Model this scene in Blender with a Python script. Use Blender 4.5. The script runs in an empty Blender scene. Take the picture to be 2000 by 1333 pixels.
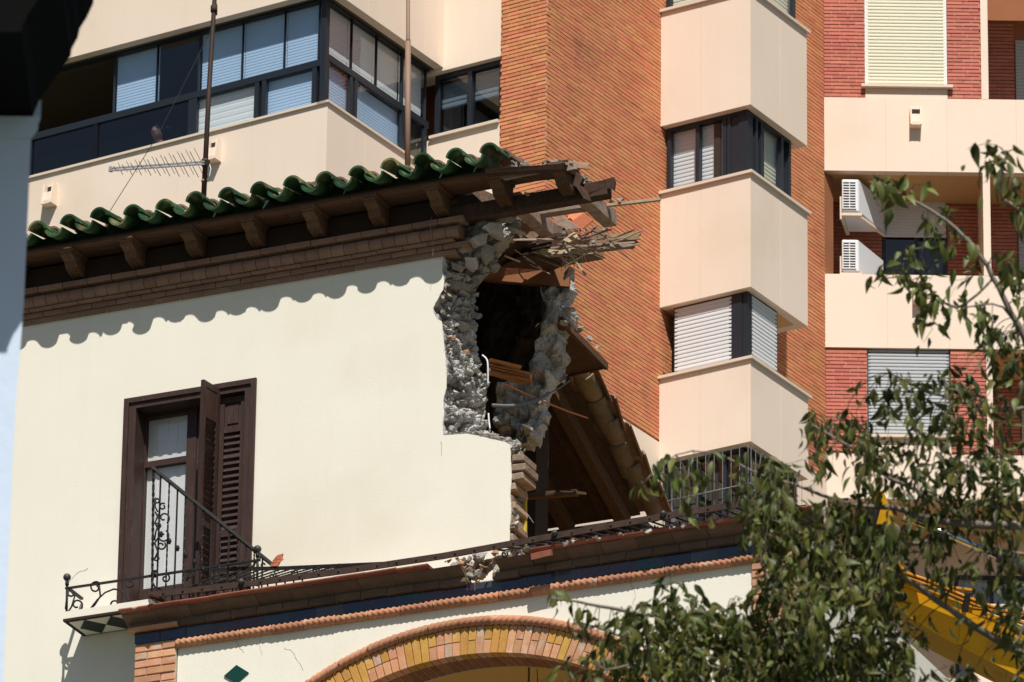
import bpy, bmesh, math, random
from mathutils import Vector, Matrix, noise as mnoise
from mathutils.geometry import tessellate_polygon
R = math.radians
random.seed(7)
scene = bpy.context.scene
COL = scene.collection

# ---------------------------------------------------------------- camera
FPX, PITCH, ROLL = 14000.0, R(23.3), R(0.79)
CAM = Vector((0, 0, 1.6))
FWD = Vector((0, math.cos(PITCH), math.sin(PITCH)))
_up0 = Vector((0, -math.sin(PITCH), math.cos(PITCH)))
RIGHT = Vector((1, 0, 0)) * math.cos(ROLL) + _up0 * math.sin(ROLL)
UPV = _up0 * math.cos(ROLL) - Vector((1, 0, 0)) * math.sin(ROLL)
cam_d = bpy.data.cameras.new('camera')
cam = bpy.data.objects.new('camera', cam_d)
COL.objects.link(cam)
cam.matrix_world = Matrix(((RIGHT.x, UPV.x, -FWD.x, CAM.x), (RIGHT.y, UPV.y, -FWD.y, CAM.y),
                           (RIGHT.z, UPV.z, -FWD.z, CAM.z), (0, 0, 0, 1)))
cam_d.sensor_width = 36.0
cam_d.lens = FPX / 2000.0 * 36.0
cam_d.clip_start = 0.5
cam_d.clip_end = 3000
cam_d.dof.use_dof = True
cam_d.dof.focus_distance = 67.5
cam_d.dof.aperture_fstop = 15.0
scene.camera = cam

# ---------------------------------------------------------------- world, sun, exposure
SUN_EL, SUN_AZ = R(52), R(4.5)          # azimuth: 0 = straight behind the camera, + = to its right
world = bpy.data.worlds.new('World')
scene.world = world
world.use_nodes = True
nt = world.node_tree
sky = nt.nodes.new('ShaderNodeTexSky')
sky.sky_type = 'NISHITA'
sky.sun_disc = False
sky.sun_elevation = SUN_EL
SUN_DIR = Vector((math.sin(SUN_AZ) * math.cos(SUN_EL), -math.cos(SUN_AZ) * math.cos(SUN_EL), math.sin(SUN_EL)))
sky.sun_rotation = math.atan2(SUN_DIR.x, SUN_DIR.y)
bg = nt.nodes['Background']
nt.links.new(sky.outputs[0], bg.inputs[0])
bg.inputs[1].default_value = 0.05
sun_d = bpy.data.lights.new('sun', 'SUN')
sun_d.energy = 4.4
sun_d.angle = R(0.5)
sun_d.color = (1.0, 0.965, 0.905)
sun = bpy.data.objects.new('sun', sun_d)
sun.rotation_euler = SUN_DIR.to_track_quat('Z', 'Y').to_euler()
sun.location = (0, -20, 60)
COL.objects.link(sun)
vs = scene.view_settings
vs.view_transform = 'Standard'
vs.look = 'None'
vs.exposure = 0.23
vs.gamma = 1.0
vs.use_curve_mapping = False
scene.cycles.max_bounces = 8
scene.cycles.transparent_max_bounces = 24
scene.cycles.use_denoising = True

# ---------------------------------------------------------------- pixel helpers (a pixel gives a direction only)
def ray(u, v):
    return FWD + RIGHT * ((u - 1000.0) / FPX) + UPV * ((666.5 - v) / FPX)
def at_depth(u, v, depth):
    return CAM + ray(u, v) * depth
def proj(p):
    q = Vector(p) - CAM
    w = q.dot(FWD)
    return 1000 + FPX * q.dot(RIGHT) / w, 666.5 - FPX * q.dot(UPV) / w

class Frame:
    """vertical plane: O a point, a unit vector along it, n its outward normal"""
    def __init__(s, O, ang):
        s.O = Vector((O[0], O[1], 0)); t = R(ang)
        s.a = Vector((math.cos(t), math.sin(t), 0)); s.n = Vector((math.sin(t), -math.cos(t), 0)); s.ang = t
    def hit(s, u, v, d=0.0):
        r = ray(u, v)
        k = (d - (CAM - s.O).dot(s.n)) / r.dot(s.n)
        return CAM + r * k
    def px(s, u, v, d=0.0):
        p = s.hit(u, v, d)
        return (p - s.O).dot(s.a), p.z
    def loc(s, p):
        q = Vector(p) - s.O
        return q.dot(s.a), q.dot(s.n), p[2]
    def w(s, x, d, z):
        return s.O + s.a * x + s.n * d + Vector((0, 0, z))
    def off(s, d):
        f = Frame(s.O + s.n * d, 0); f.a, f.n, f.ang = s.a, s.n, s.ang
        return f
def z_at(P, v):
    """height of the point on the vertical line through P that shows at picture row v"""
    lo, hi = -20.0, 120.0
    for _ in range(50):
        m = (lo + hi) / 2
        if proj((P[0], P[1], m))[1] > v: lo = m
        else: hi = m
    return (lo + hi) / 2

# ---------------------------------------------------------------- materials
MATS = {}
class NT:
    def __init__(s, name):
        s.m = bpy.data.materials.new(name); s.m.use_nodes = True
        s.t = s.m.node_tree; s.n = s.t.nodes; s.b = s.n['Principled BSDF']; s.out = s.n['Material Output']
    def new(s, typ, **kw):
        n = s.n.new(typ)
        for k, v in kw.items(): setattr(n, k, v)
        return n
    def link(s, a, b): s.t.links.new(a, b)

def rgb(r, g, b):
    f = lambda c: (c / 255 / 12.92) if c / 255 <= 0.04045 else ((c / 255 + 0.055) / 1.055) ** 2.4
    return (f(r), f(g), f(b), 1)

def mat(name, col, rough=0.8, col2=None, nscale=1.5, namt=0.5, detail=6, island=0.0, hue=0.0, obj=0.0,
        bump=0.0, bscale=40.0, bdist=0.01, spec=0.3, stain=None, sscale=0.6, slo=0.5, shi=0.75, stretch=None,
        metal=0.0, coat=0.0, fine=0.0, translucent=0.0, streak=0.0):
    k = NT(name); b = k.b
    tc = k.new('ShaderNodeTexCoord'); vec = tc.outputs['Object']
    if obj:
        oi = k.new('ShaderNodeObjectInfo'); ad = k.new('ShaderNodeVectorMath', operation='MULTIPLY_ADD')
        cx = k.new('ShaderNodeCombineXYZ')
        for i in range(3): k.link(oi.outputs['Random'], cx.inputs[i])
        ad.inputs[1].default_value = (37, 53, 71)
        k.link(cx.outputs[0], ad.inputs[0]); k.link(vec, ad.inputs[2]); vec = ad.outputs[0]
    if stretch:
        mp = k.new('ShaderNodeMapping'); mp.inputs['Scale'].default_value = stretch
        k.link(vec, mp.inputs[0]); vec = mp.outputs[0]
    nz = k.new('ShaderNodeTexNoise'); nz.inputs['Scale'].default_value = nscale; nz.inputs['Detail'].default_value = detail
    nz.inputs['Roughness'].default_value = 0.6
    k.link(vec, nz.inputs['Vector'])
    rp = k.new('ShaderNodeMapRange'); rp.inputs[1].default_value = 0.5 - 0.25; rp.inputs[2].default_value = 0.75
    k.link(nz.outputs[0], rp.inputs[0])
    mx = k.new('ShaderNodeMix', data_type='RGBA'); mx.inputs[6].default_value = col
    c2 = col2 or (col[0] * (1 - namt * .5), col[1] * (1 - namt * .5), col[2] * (1 - namt * .5), 1)
    mx.inputs[7].default_value = c2
    k.link(rp.outputs[0], mx.inputs[0]); c = mx.outputs[2]
    if stain:
        n2 = k.new('ShaderNodeTexNoise'); n2.inputs['Scale'].default_value = sscale; n2.inputs['Detail'].default_value = 8
        k.link(vec, n2.inputs['Vector'])
        r2 = k.new('ShaderNodeMapRange'); r2.inputs[1].default_value = slo; r2.inputs[2].default_value = shi
        k.link(n2.outputs[0], r2.inputs[0])
        m2 = k.new('ShaderNodeMix', data_type='RGBA'); m2.inputs[7].default_value = stain
        k.link(r2.outputs[0], m2.inputs[0]); k.link(c, m2.inputs[6]); c = m2.outputs[2]
    if streak:       # faint rain streaks
        mp2 = k.new('ShaderNodeMapping'); mp2.inputs['Scale'].default_value = (7, 7, .45); k.link(tc.outputs['Object'], mp2.inputs[0])
        n4 = k.new('ShaderNodeTexNoise'); n4.inputs['Scale'].default_value = 1.0; n4.inputs['Detail'].default_value = 7; n4.inputs['Roughness'].default_value = .65
        k.link(mp2.outputs[0], n4.inputs['Vector'])
        r4 = k.new('ShaderNodeMapRange'); r4.inputs[1].default_value = .5; r4.inputs[2].default_value = .78; r4.inputs[3].default_value = 1.0; r4.inputs[4].default_value = 1 - streak
        k.link(n4.outputs[0], r4.inputs[0])
        h4 = k.new('ShaderNodeHueSaturation'); k.link(r4.outputs[0], h4.inputs['Value']); k.link(c, h4.inputs['Color']); c = h4.outputs[0]
    if fine:
        n3 = k.new('ShaderNodeTexNoise'); n3.inputs['Scale'].default_value = 90; n3.inputs['Detail'].default_value = 3
        k.link(vec, n3.inputs['Vector'])
        r3 = k.new('ShaderNodeMapRange'); r3.inputs[3].default_value = 1 - fine; r3.inputs[4].default_value = 1 + fine
        r3.inputs[1].default_value = .3; r3.inputs[2].default_value = .7
        k.link(n3.outputs[0], r3.inputs[0])
        h3 = k.new('ShaderNodeHueSaturation'); k.link(r3.outputs[0], h3.inputs['Value']); k.link(c, h3.inputs['Color']); c = h3.outputs[0]
    if island or obj or hue:
        if obj: src = k.new('ShaderNodeObjectInfo').outputs['Random']; amt = obj
        else: src = k.new('ShaderNodeNewGeometry').outputs['Random Per Island']; amt = island
        hs = k.new('ShaderNodeHueSaturation')
        mr = k.new('ShaderNodeMapRange'); mr.inputs[3].default_value = 1 - amt; mr.inputs[4].default_value = 1 + amt
        k.link(src, mr.inputs[0]); k.link(mr.outputs[0], hs.inputs['Value'])
        if hue:
            w = k.new('ShaderNodeTexWhiteNoise', noise_dimensions='1D'); k.link(src, w.inputs['W'])
            mh = k.new('ShaderNodeMapRange'); mh.inputs[3].default_value = 0.5 - hue; mh.inputs[4].default_value = 0.5 + hue
            k.link(w.outputs['Value'], mh.inputs[0]); k.link(mh.outputs[0], hs.inputs['Hue'])
        k.link(c, hs.inputs['Color']); c = hs.outputs[0]
    k.link(c, b.inputs['Base Color'])
    b.inputs['Roughness'].default_value = rough
    b.inputs['Specular IOR Level'].default_value = spec
    b.inputs['Metallic'].default_value = metal
    b.inputs['Coat Weight'].default_value = coat
    b.inputs['Coat Roughness'].default_value = 0.12
    if bump:
        nb = k.new('ShaderNodeTexNoise'); nb.inputs['Scale'].default_value = bscale; nb.inputs['Detail'].default_value = 5
        k.link(vec, nb.inputs['Vector'])
        bm_ = k.new('ShaderNodeBump'); bm_.inputs['Strength'].default_value = bump; bm_.inputs['Distance'].default_value = bdist
        k.link(nb.outputs[0], bm_.inputs['Height']); k.link(bm_.outputs[0], b.inputs['Normal'])
    if translucent:
        tr = k.new('ShaderNodeBsdfTranslucent'); ms = k.new('ShaderNodeMixShader'); ms.inputs[0].default_value = translucent
        k.link(c, tr.inputs[0]); k.link(b.outputs[0], ms.inputs[1]); k.link(tr.outputs[0], ms.inputs[2]); k.link(ms.outputs[0], k.out.inputs[0])
    MATS[name] = k.m
    return k.m

def glass(name, tint, ior=1.5, boost=0.0, rough=0.01):
    k = NT(name)
    k.n.remove(k.b)
    tr = k.new('ShaderNodeBsdfTransparent'); tr.inputs[0].default_value = tint
    gl = k.new('ShaderNodeBsdfGlossy'); gl.inputs['Roughness'].default_value = rough
    lw = k.new('ShaderNodeLayerWeight'); lw.inputs[0].default_value = .5
    pw = k.new('ShaderNodeMath', operation='POWER'); pw.inputs[1].default_value = 4.0
    k.link(lw.outputs['Facing'], pw.inputs[0])
    ad = k.new('ShaderNodeMath', operation='MULTIPLY_ADD', use_clamp=True); ad.inputs[1].default_value = .9; ad.inputs[2].default_value = .02 + boost * .5
    k.link(pw.outputs[0], ad.inputs[0])
    tc = k.new('ShaderNodeTexCoord'); nz = k.new('ShaderNodeTexNoise'); nz.inputs['Scale'].default_value = 1.3
    k.link(tc.outputs['Object'], nz.inputs[0])
    bp = k.new('ShaderNodeBump'); bp.inputs['Strength'].default_value = .15; bp.inputs['Distance'].default_value = .02
    k.link(nz.outputs[0], bp.inputs['Height']); k.link(bp.outputs[0], gl.inputs['Normal'])
    ms = k.new('ShaderNodeMixShader')
    k.link(ad.outputs[0], ms.inputs[0]); k.link(tr.outputs[0], ms.inputs[1]); k.link(gl.outputs[0], ms.inputs[2])
    k.link(ms.outputs[0], k.out.inputs[0])
    MATS[name] = k.m
    return k.m

# plasters
mat('apt_plaster', rgb(235, 217, 199), .92, col2=rgb(230, 210, 190), nscale=.7, bump=.2, bscale=60, bdist=.003, fine=.025,
    stain=rgb(220, 200, 176), sscale=.35, slo=.55, shi=.85, streak=.035)
mat('house_plaster', rgb(234, 229, 214), .95, col2=rgb(229, 222, 205), nscale=.8, bump=.35, bscale=45, bdist=.003, fine=.03,
    stain=rgb(216, 206, 184), sscale=.55, slo=.52, shi=.85, streak=.025)
mat('ochre_plaster', rgb(205, 165, 95), .9, namt=.25, bump=.2)
mat('ochre_soffit', rgb(214, 175, 125), .9, namt=.15)
mat('white_wall', rgb(200, 214, 232), .9, namt=.12, bump=.3, bscale=15)
mat('stone_sill', rgb(222, 205, 186), .7, namt=.2, fine=.04)
# masonry
mat('brick_orange', rgb(211, 143, 102), .85, col2=rgb(200, 128, 88), nscale=2.2, island=.10, hue=.012, bump=.35, bscale=70, bdist=.004,
    stain=rgb(168, 102, 82), sscale=.45, slo=.62, shi=.74)
mat('brick_orange_one', rgb(211, 143, 102), .85, col2=rgb(200, 128, 88), nscale=2.2, obj=.15, hue=.012, bump=.35, bscale=70, bdist=.004)
mat('brick_red', rgb(192, 124, 104), .85, col2=rgb(180, 110, 90), nscale=2.2, island=.1, hue=.008, bump=.3, bscale=70, bdist=.004)
mat('mortar_dark', rgb(160, 106, 74), .95, namt=.3)
mat('mortar_light', rgb(206, 160, 124), .95, namt=.2)
mat('old_brick', rgb(206, 160, 126), .9, col2=rgb(188, 136, 102), nscale=9, obj=.2, hue=.007, bump=.6, bscale=45, bdist=.006, fine=.08)
mat('cornice_brick', rgb(148, 116, 98), .9, col2=rgb(126, 98, 82), nscale=5, obj=.1, hue=.006, bump=.5, bscale=40, bdist=.006, fine=.06)
mat('pink_brick', rgb(204, 152, 116), .9, col2=rgb(188, 132, 94), nscale=10, obj=.15, hue=.006, bump=.5, bscale=45, bdist=.005, fine=.08,
    stain=rgb(196, 178, 158), sscale=7, slo=.52, shi=.72)
mat('yellow_brick', rgb(196, 152, 76), .7, col2=rgb(186, 132, 54), nscale=10, obj=.12, hue=.008, bump=.4, bscale=45, bdist=.005, fine=.06, spec=.4, stain=rgb(190, 168, 130), sscale=7, slo=.55, shi=.75)
mat('ledge_brick', rgb(118, 96, 82), .9, col2=rgb(94, 74, 62), nscale=6, obj=.18, hue=.008, bump=.5, bscale=40, bdist=.006, fine=.08)  # darkened base colour: the shade under the nosing is put into it
mat('crack_grey', rgb(150, 142, 126), .95, namt=.3)
mat('soffit_brick', rgb(150, 100, 66), .9, col2=rgb(128, 84, 58), nscale=10, obj=.2, bump=.6, bscale=45, bdist=.006, fine=.08)
mat('lime_mortar', rgb(196, 184, 166), .95, col2=rgb(170, 158, 140), nscale=12, bump=.9, bscale=35, bdist=.012, fine=.08)
mat('rubble', rgb(214, 212, 208), .95, col2=rgb(156, 153, 148), nscale=6, detail=10, bump=1.0, bscale=55, bdist=.025, fine=.2,
    stain=rgb(146, 124, 102), sscale=5, slo=.6, shi=.7)
mat('rubble_stone', rgb(178, 172, 164), .95, col2=rgb(140, 132, 122), nscale=6, detail=9, obj=.3, hue=.015, bump=1.0, bscale=45, bdist=.02, fine=.18)
mat('render_inside', rgb(150, 142, 132), .95, col2=rgb(100, 92, 84), nscale=3, bump=.8, bscale=20, bdist=.02)
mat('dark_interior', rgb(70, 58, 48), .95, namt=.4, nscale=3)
mat('brown_plaster', rgb(140, 92, 62), .95, namt=.4, nscale=4, bump=.4)
mat('yellow_plaster', rgb(205, 180, 70), .9, namt=.3, nscale=8)
# roof
def glazed(name, c1, c2, chip, **kw):
    return mat(name, c1, .62, col2=c2, nscale=9, obj=.35, hue=.02, bump=.5, bscale=22, bdist=.006, spec=.3, coat=.05,
               stain=chip, sscale=6, slo=.52, shi=.66, fine=.1, **kw)
glazed('green_glaze', rgb(56, 90, 50), rgb(32, 62, 38), rgb(126, 124, 84))
mat('terracotta', rgb(156, 122, 98), .9, col2=rgb(112, 96, 78), nscale=9, obj=.25, hue=.015, bump=.7, bscale=30, bdist=.01,
    stain=rgb(112, 104, 84), sscale=6, slo=.5, shi=.7, fine=.1)
mat('red_tile', rgb(154, 92, 72), .7, col2=rgb(126, 74, 58), nscale=8, obj=.2, bump=.4, bscale=40, bdist=.004, fine=.08,
    stain=rgb(190, 172, 150), sscale=10, slo=.62, shi=.75)
mat('orange_tile', rgb(200, 118, 84), .8, namt=.3, nscale=12, bump=.4, obj=.1)
mat('rope_clay', rgb(190, 138, 106), .85, col2=rgb(166, 112, 82), nscale=8, obj=.2, hue=.006, bump=.5, bscale=50, bdist=.004, fine=.1,
    stain=rgb(196, 168, 140), sscale=8, slo=.62, shi=.75)
mat('soffit_board', rgb(98, 68, 50), .85, col2=rgb(70, 50, 38), nscale=2, stretch=(3, 14, 14), obj=.18, bump=.4, bscale=12, bdist=.004)
mat('corbel_wood', rgb(108, 78, 56), .8, col2=rgb(80, 58, 42), nscale=3, stretch=(14, 3, 14), obj=.15, bump=.4, bscale=14, bdist=.004)
mat('fascia_dark', rgb(56, 42, 32), .9, namt=.4)
mat('beam_brown', rgb(88, 64, 50), .85, col2=rgb(58, 42, 34), nscale=2.5, stretch=(10, 3, 10), obj=.2, bump=.5, bscale=14, bdist=.005)  # darker brown, with the roof's shadow on the wall plate put into it
mat('beam_grey', rgb(168, 150, 136), .9, col2=rgb(122, 98, 84), nscale=4, stretch=(3, 3, 10), obj=.15, bump=.5, bscale=20, bdist=.006, fine=.1)
mat('fresh_wood', rgb(190, 128, 72), .8, col2=rgb(140, 86, 46), nscale=3, stretch=(2, 14, 14), obj=.12, bump=.6, bscale=20, bdist=.006)
mat('pale_wood', rgb(206, 186, 158), .85, col2=rgb(160, 138, 112), nscale=3, stretch=(2, 14, 14), obj=.2, bump=.5, bscale=20, bdist=.005)
# joinery, metals
mat('door_wood', rgb(66, 42, 33), .6, col2=rgb(44, 29, 24), nscale=2, stretch=(16, 16, 2), bump=.5, bscale=10, bdist=.003, spec=.4, obj=.12,
    stain=rgb(92, 62, 54), sscale=3, slo=.6, shi=.78)
mat('dark_frame', rgb(38, 44, 52), .45, namt=.2, spec=.5, metal=.2)
mat('white_frame', rgb(226, 228, 230), .5, namt=.06)
mat('shutter_white', rgb(218, 220, 222), .6, namt=.06, nscale=2)
mat('shutter_cream', rgb(222, 219, 196), .6, namt=.06, nscale=2)
mat('shutter_grey', rgb(178, 182, 184), .55, namt=.1, nscale=2)
mat('blind', rgb(182, 204, 226), .7, namt=.06)  # white blinds; the blue of the reflected sky is put into the colour
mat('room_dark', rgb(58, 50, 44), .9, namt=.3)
mat('room_brown', rgb(92, 80, 60), .9, namt=.15)
mat('curtain', rgb(226, 226, 222), .9, namt=.1)
mat('iron', rgb(24, 25, 27), .65, col2=rgb(40, 35, 32), nscale=14, spec=.35, metal=.1, bump=.5, bscale=60, bdist=.003)
mat('iron_rust', rgb(50, 40, 35), .75, col2=rgb(78, 56, 45), nscale=12, spec=.3, metal=.1, bump=.6, bscale=60, bdist=.003)
mat('iron_ball', rgb(74, 76, 74), .55, col2=rgb(52, 52, 50), nscale=12, spec=.5, metal=.3)
mat('mast_brown', rgb(74, 58, 50), .6, namt=.4, nscale=6, metal=.2)
mat('mast_tan', rgb(150, 120, 100), .6, namt=.3, nscale=4)
mat('aluminium', rgb(190, 192, 192), .4, namt=.2, metal=.6)
mat('white_plastic', rgb(224, 226, 228), .45, namt=.08, spec=.4)
mat('grey_plastic', rgb(176, 178, 178), .5, namt=.1)
mat('cable_grey', rgb(110, 112, 114), .6, namt=.2)
mat('copper', rgb(196, 130, 90), .5, namt=.2, metal=.3)
mat('black_wood', rgb(8, 8, 8), .9, namt=.4, spec=.1)
mat('machine_yellow', rgb(246, 186, 20), .5, col2=rgb(236, 170, 12), nscale=3, spec=.4, stain=rgb(190, 136, 40), sscale=3.5, slo=.6, shi=.8, fine=.05)
mat('machine_dark', rgb(46, 44, 42), .6, namt=.4)
mat('hose', rgb(200, 130, 30), .5, namt=.3)
mat('chrome', rgb(200, 204, 210), .15, metal=1.0, namt=.05)
mat('asphalt', rgb(72, 70, 68), .95, namt=.3)
mat('paving', rgb(176, 166, 150), .9, namt=.25, nscale=.5, bump=.4, bscale=8)
mat('leaf_one', rgb(70, 84, 40), .5, col2=rgb(122, 124, 54), nscale=1.2, obj=.45, hue=.035, spec=.4, translucent=.3)
mat('hill_ground', rgb(88, 92, 84), .95, col2=rgb(74, 78, 66), nscale=.15, bump=.5, bscale=2, bdist=.05)
mat('leaf_green', rgb(54, 66, 30), .5, col2=rgb(112, 112, 48), nscale=2.2, island=.5, hue=.04, spec=.4, translucent=.3)
mat('twig_bark', rgb(92, 82, 64), .9, namt=.3)
mat('green_fascia', rgb(28, 50, 34), .6, namt=.4)
mat('bark', rgb(150, 140, 126), .9, col2=rgb(112, 102, 90), nscale=8, bump=.7, bscale=30, bdist=.006)
mat('skin', rgb(196, 140, 120), .6, namt=.1)
mat('hair', rgb(28, 24, 24), .6, namt=.3)
mat('red_cloth', rgb(190, 40, 40), .8, namt=.2)
mat('trousers', rgb(40, 44, 60), .8, namt=.2)
for i, (c1, c2) in enumerate([((42, 48, 76), (30, 34, 52)), ((74, 52, 66), (52, 38, 50)), ((38, 64, 74), (30, 46, 60)), ((70, 72, 82), (52, 52, 60))]):
    mat('blue_tile_%d' % i, rgb(*c1), .2, col2=rgb(*c2), nscale=7, spec=.5, coat=.6, bump=.15, bscale=10, bdist=.004, obj=.1)
mat('green_tile', rgb(14, 62, 44), .15, namt=.2, spec=.6, coat=.6)
mat('black_tile', rgb(30, 38, 34), .4, namt=.2)
glass('glass_clear', (.95, .97, .98, 1), boost=.05)
glass('glass_dark', (.52, .6, .68, 1), boost=.18)
glass('glass_blue', (.87, .92, .96, 1), boost=.10)
glass('glass_door', (.97, .98, .99, 1), boost=.25)

# ---------------------------------------------------------------- objects
def root(name, loc, rotz, label, cat, group=None):
    o = bpy.data.objects.new(name, None); COL.objects.link(o)
    o.location = loc; o.rotation_euler = (0, 0, rotz)
    o.empty_display_size = .3
    o['label'] = label; o['category'] = cat
    if group: o['group'] = group
    o['_m'] = 1; del o['_m']
    return o
def rmat(o):
    return Matrix.Translation(o.location) @ o.rotation_euler.to_matrix().to_4x4() if o else Matrix.Identity(4)
ROOTM = {}
def minv(parent):
    p = parent
    while p and p.parent: p = p.parent
    if p is None: return Matrix.Identity(4)
    if p.name not in ROOTM: ROOTM[p.name] = rmat(p).inverted()
    return ROOTM[p.name]

class MB:
    """collects shapes in world coordinates, then links them as one mesh object"""
    def __init__(s): s.v = []; s.f = []; s.sm = []
    def add(s, vs, fs, smooth=False):
        o = len(s.v); s.v += [Vector(p) for p in vs]
        for f in fs: s.f.append([i + o for i in f]); s.sm.append(smooth)
    def hexa(s, p):           # 8 points: bottom 4 (ccw), top 4
        s.add(p, [(3, 2, 1, 0), (4, 5, 6, 7), (0, 1, 5, 4), (1, 2, 6, 5), (2, 3, 7, 6), (3, 0, 4, 7)])
    def box(s, fr, x0, x1, d0, d1, z0, z1):   # d0 = back, d1 = front
        s.hexa([fr.w(x0, d1, z0), fr.w(x1, d1, z0), fr.w(x1, d0, z0), fr.w(x0, d0, z0),
                fr.w(x0, d1, z1), fr.w(x1, d1, z1), fr.w(x1, d0, z1), fr.w(x0, d0, z1)])
    def quad(s, a, b, c, d): s.add([a, b, c, d], [(0, 1, 2, 3)])
    def beam(s, p, q, w, h, up=Vector((0, 0, 1)), e0=None):
        p, q = Vector(p), Vector(q); t = (q - p).normalized()
        x = t.cross(up).normalized() * (w / 2); y = x.cross(t).normalized() * (h / 2)
        s.hexa([p - x - y, p + x - y, q + x - y, q - x - y, p - x + y, p + x + y, q + x + y, q - x + y])
    def tube(s, pts, r, n=8, closed=False, caps=True, smooth=True):
        pts = [Vector(p) for p in pts]; rs = r if isinstance(r, (list, tuple)) else [r] * len(pts)
        vs = []; prev = None
        for i, p in enumerate(pts):
            t = (pts[min(i + 1, len(pts) - 1)] - pts[max(i - 1, 0)])
            if t.length < 1e-9: t = Vector((0, 0, 1))
            t.normalize()
            if prev is None:
                x = t.orthogonal().normalized()
            else:
                x = prev - t * prev.dot(t)
                x = x.normalized() if x.length > 1e-6 else t.orthogonal().normalized()
            prev = x; y = t.cross(x)
            for j in range(n):
                a = 2 * math.pi * j / n
                vs.append(p + (x * math.cos(a) + y * math.sin(a)) * rs[i])
        fs = []
        for i in range(len(pts) - 1):
            for j in range(n):
                fs.append((i * n + j, i * n + (j + 1) % n, (i + 1) * n + (j + 1) % n, (i + 1) * n + j))
        if caps:
            fs.append(tuple(range(n))[::-1]); fs.append(tuple((len(pts) - 1) * n + j for j in range(n)))
        s.add(vs, fs, smooth)
    def ball(s, c, r, n=12, m=8, sq=(1, 1, 1)):
        c = Vector(c); vs = []; fs = []
        for i in range(m + 1):
            th = math.pi * i / m
            for j in range(n):
                ph = 2 * math.pi * j / n
                vs.append(c + Vector((r * sq[0] * math.sin(th) * math.cos(ph), r * sq[1] * math.sin(th) * math.sin(ph), r * sq[2] * math.cos(th))))
        for i in range(m):
            for j in range(n): fs.append((i * n + j, (i + 1) * n + j, (i + 1) * n + (j + 1) % n, i * n + (j + 1) % n))
        s.add(vs, fs, True)
    def prism(s, pts, off):   # polygon (3-D points) swept by a vector; may be concave
        n = len(pts); pts = [Vector(p) for p in pts]; off = Vector(off)
        tris = tessellate_polygon([pts])
        vs = pts + [p + off for p in pts]
        fs = [tuple(t) for t in tris] + [tuple(i + n for i in reversed(t)) for t in tris]
        fs += [(i, (i + 1) % n, (i + 1) % n + n, i + n) for i in range(n)]
        s.add(vs, fs)
    def build(s, name, m, parent=None, label=None, cat=None, group=None, kind=None, bevel=0.0):
        inv = minv(parent)
        me = bpy.data.meshes.new(name)
        if parent is None and cat:        # top-level single mesh: origin at its own base
            lo = [min(v[i] for v in s.v) for i in range(3)]; hi = [max(v[i] for v in s.v) for i in range(3)]
            org = Vector(((lo[0] + hi[0]) / 2, (lo[1] + hi[1]) / 2, lo[2]))
        else: org = None
        me.from_pydata([tuple((v - org) if org else (inv @ v)) for v in s.v], [], s.f)
        bm = bmesh.new(); bm.from_mesh(me); bmesh.ops.recalc_face_normals(bm, faces=bm.faces); 
        if bevel: bmesh.ops.bevel(bm, geom=list(bm.edges), offset=bevel, segments=1, affect='EDGES', clamp_overlap=True)
        bm.to_mesh(me); bm.free()
        if not bevel: me.polygons.foreach_set('use_smooth', s.sm)
        if m: me.materials.append(MATS[m] if isinstance(m, str) else m)
        o = bpy.data.objects.new(name, me); COL.objects.link(o)
        if org: o.location = org
        if parent: o.parent = parent
        if label: o['label'] = label
        if cat: o['category'] = cat
        if group: o['group'] = group
        if kind: o['kind'] = kind
        return o
def part(name, m, parent, fn, **kw):
    b = MB(); fn(b); return b.build(name, m, parent, **kw)
def instance(name, me, parent, fr, s, d, z, rot=None, group=None):
    """copy sharing mesh data; mesh is in frame axes (x along, y = away, z up)"""
    o = bpy.data.objects.new(name, me); COL.objects.link(o)
    M = Matrix.Translation(fr.w(s, d, z)) @ Matrix.Rotation(fr.ang, 4, 'Z')
    if rot is not None: M = M @ rot
    o.parent = parent
    o.matrix_local = minv(parent) @ M
    return o
def local_mesh(name, fn, m, bevel=0.0):
    b = MB(); fn(b)
    me = bpy.data.meshes.new(name); me.from_pydata([tuple(v) for v in b.v], [], b.f)
    bm = bmesh.new(); bm.from_mesh(me); bmesh.ops.recalc_face_normals(bm, faces=bm.faces)
    if bevel: bmesh.ops.bevel(bm, geom=list(bm.edges), offset=bevel, segments=1, affect='EDGES', clamp_overlap=True)
    bm.to_mesh(me); bm.free()
    if not bevel: me.polygons.foreach_set('use_smooth', b.sm)
    if m: me.materials.append(MATS[m])
    return me
ID = Frame((0, 0), 0)       # identity frame: x along, d = -y
# ================================================================ planes of the apartment block
B0 = at_depth(1065, 300, 100.7)
AL = Frame(B0, -32)                 # left-looking faces
AR = Frame(B0, 58)                  # right-looking faces
PI_ = AL.hit(865, 150)
_arA = Frame(PI_, 58)
PA = _arA.hit(640, 198)
ALA, ARA = Frame(PA, -32), Frame(PA, 58)
LA = (PI_ - PA).xy.length           # length of the glazed balcony's right-looking face
PJ = AR.hit(1290, 300)
BL = Frame(PJ, -32)
PK = BL.hit(1466, 335)
BAYW = (PK - PJ).xy.length
BKL, BR = Frame(PK, -32), Frame(PK, 58)
BAYD = 1.65
PM = AR.hit(1610, 300)
RLEN = (PM - B0).xy.length
AF = Frame(PM, 0)
GZ = 20.0                            # street level at the buildings
APT_TOP = 52.5

apt = root('apartment_block', (PM.x - 2, PM.y + 4, GZ), R(-32),
           'tall cream and orange brick apartment block with stepped corner bays behind the damaged house', 'apartment block')

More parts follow.
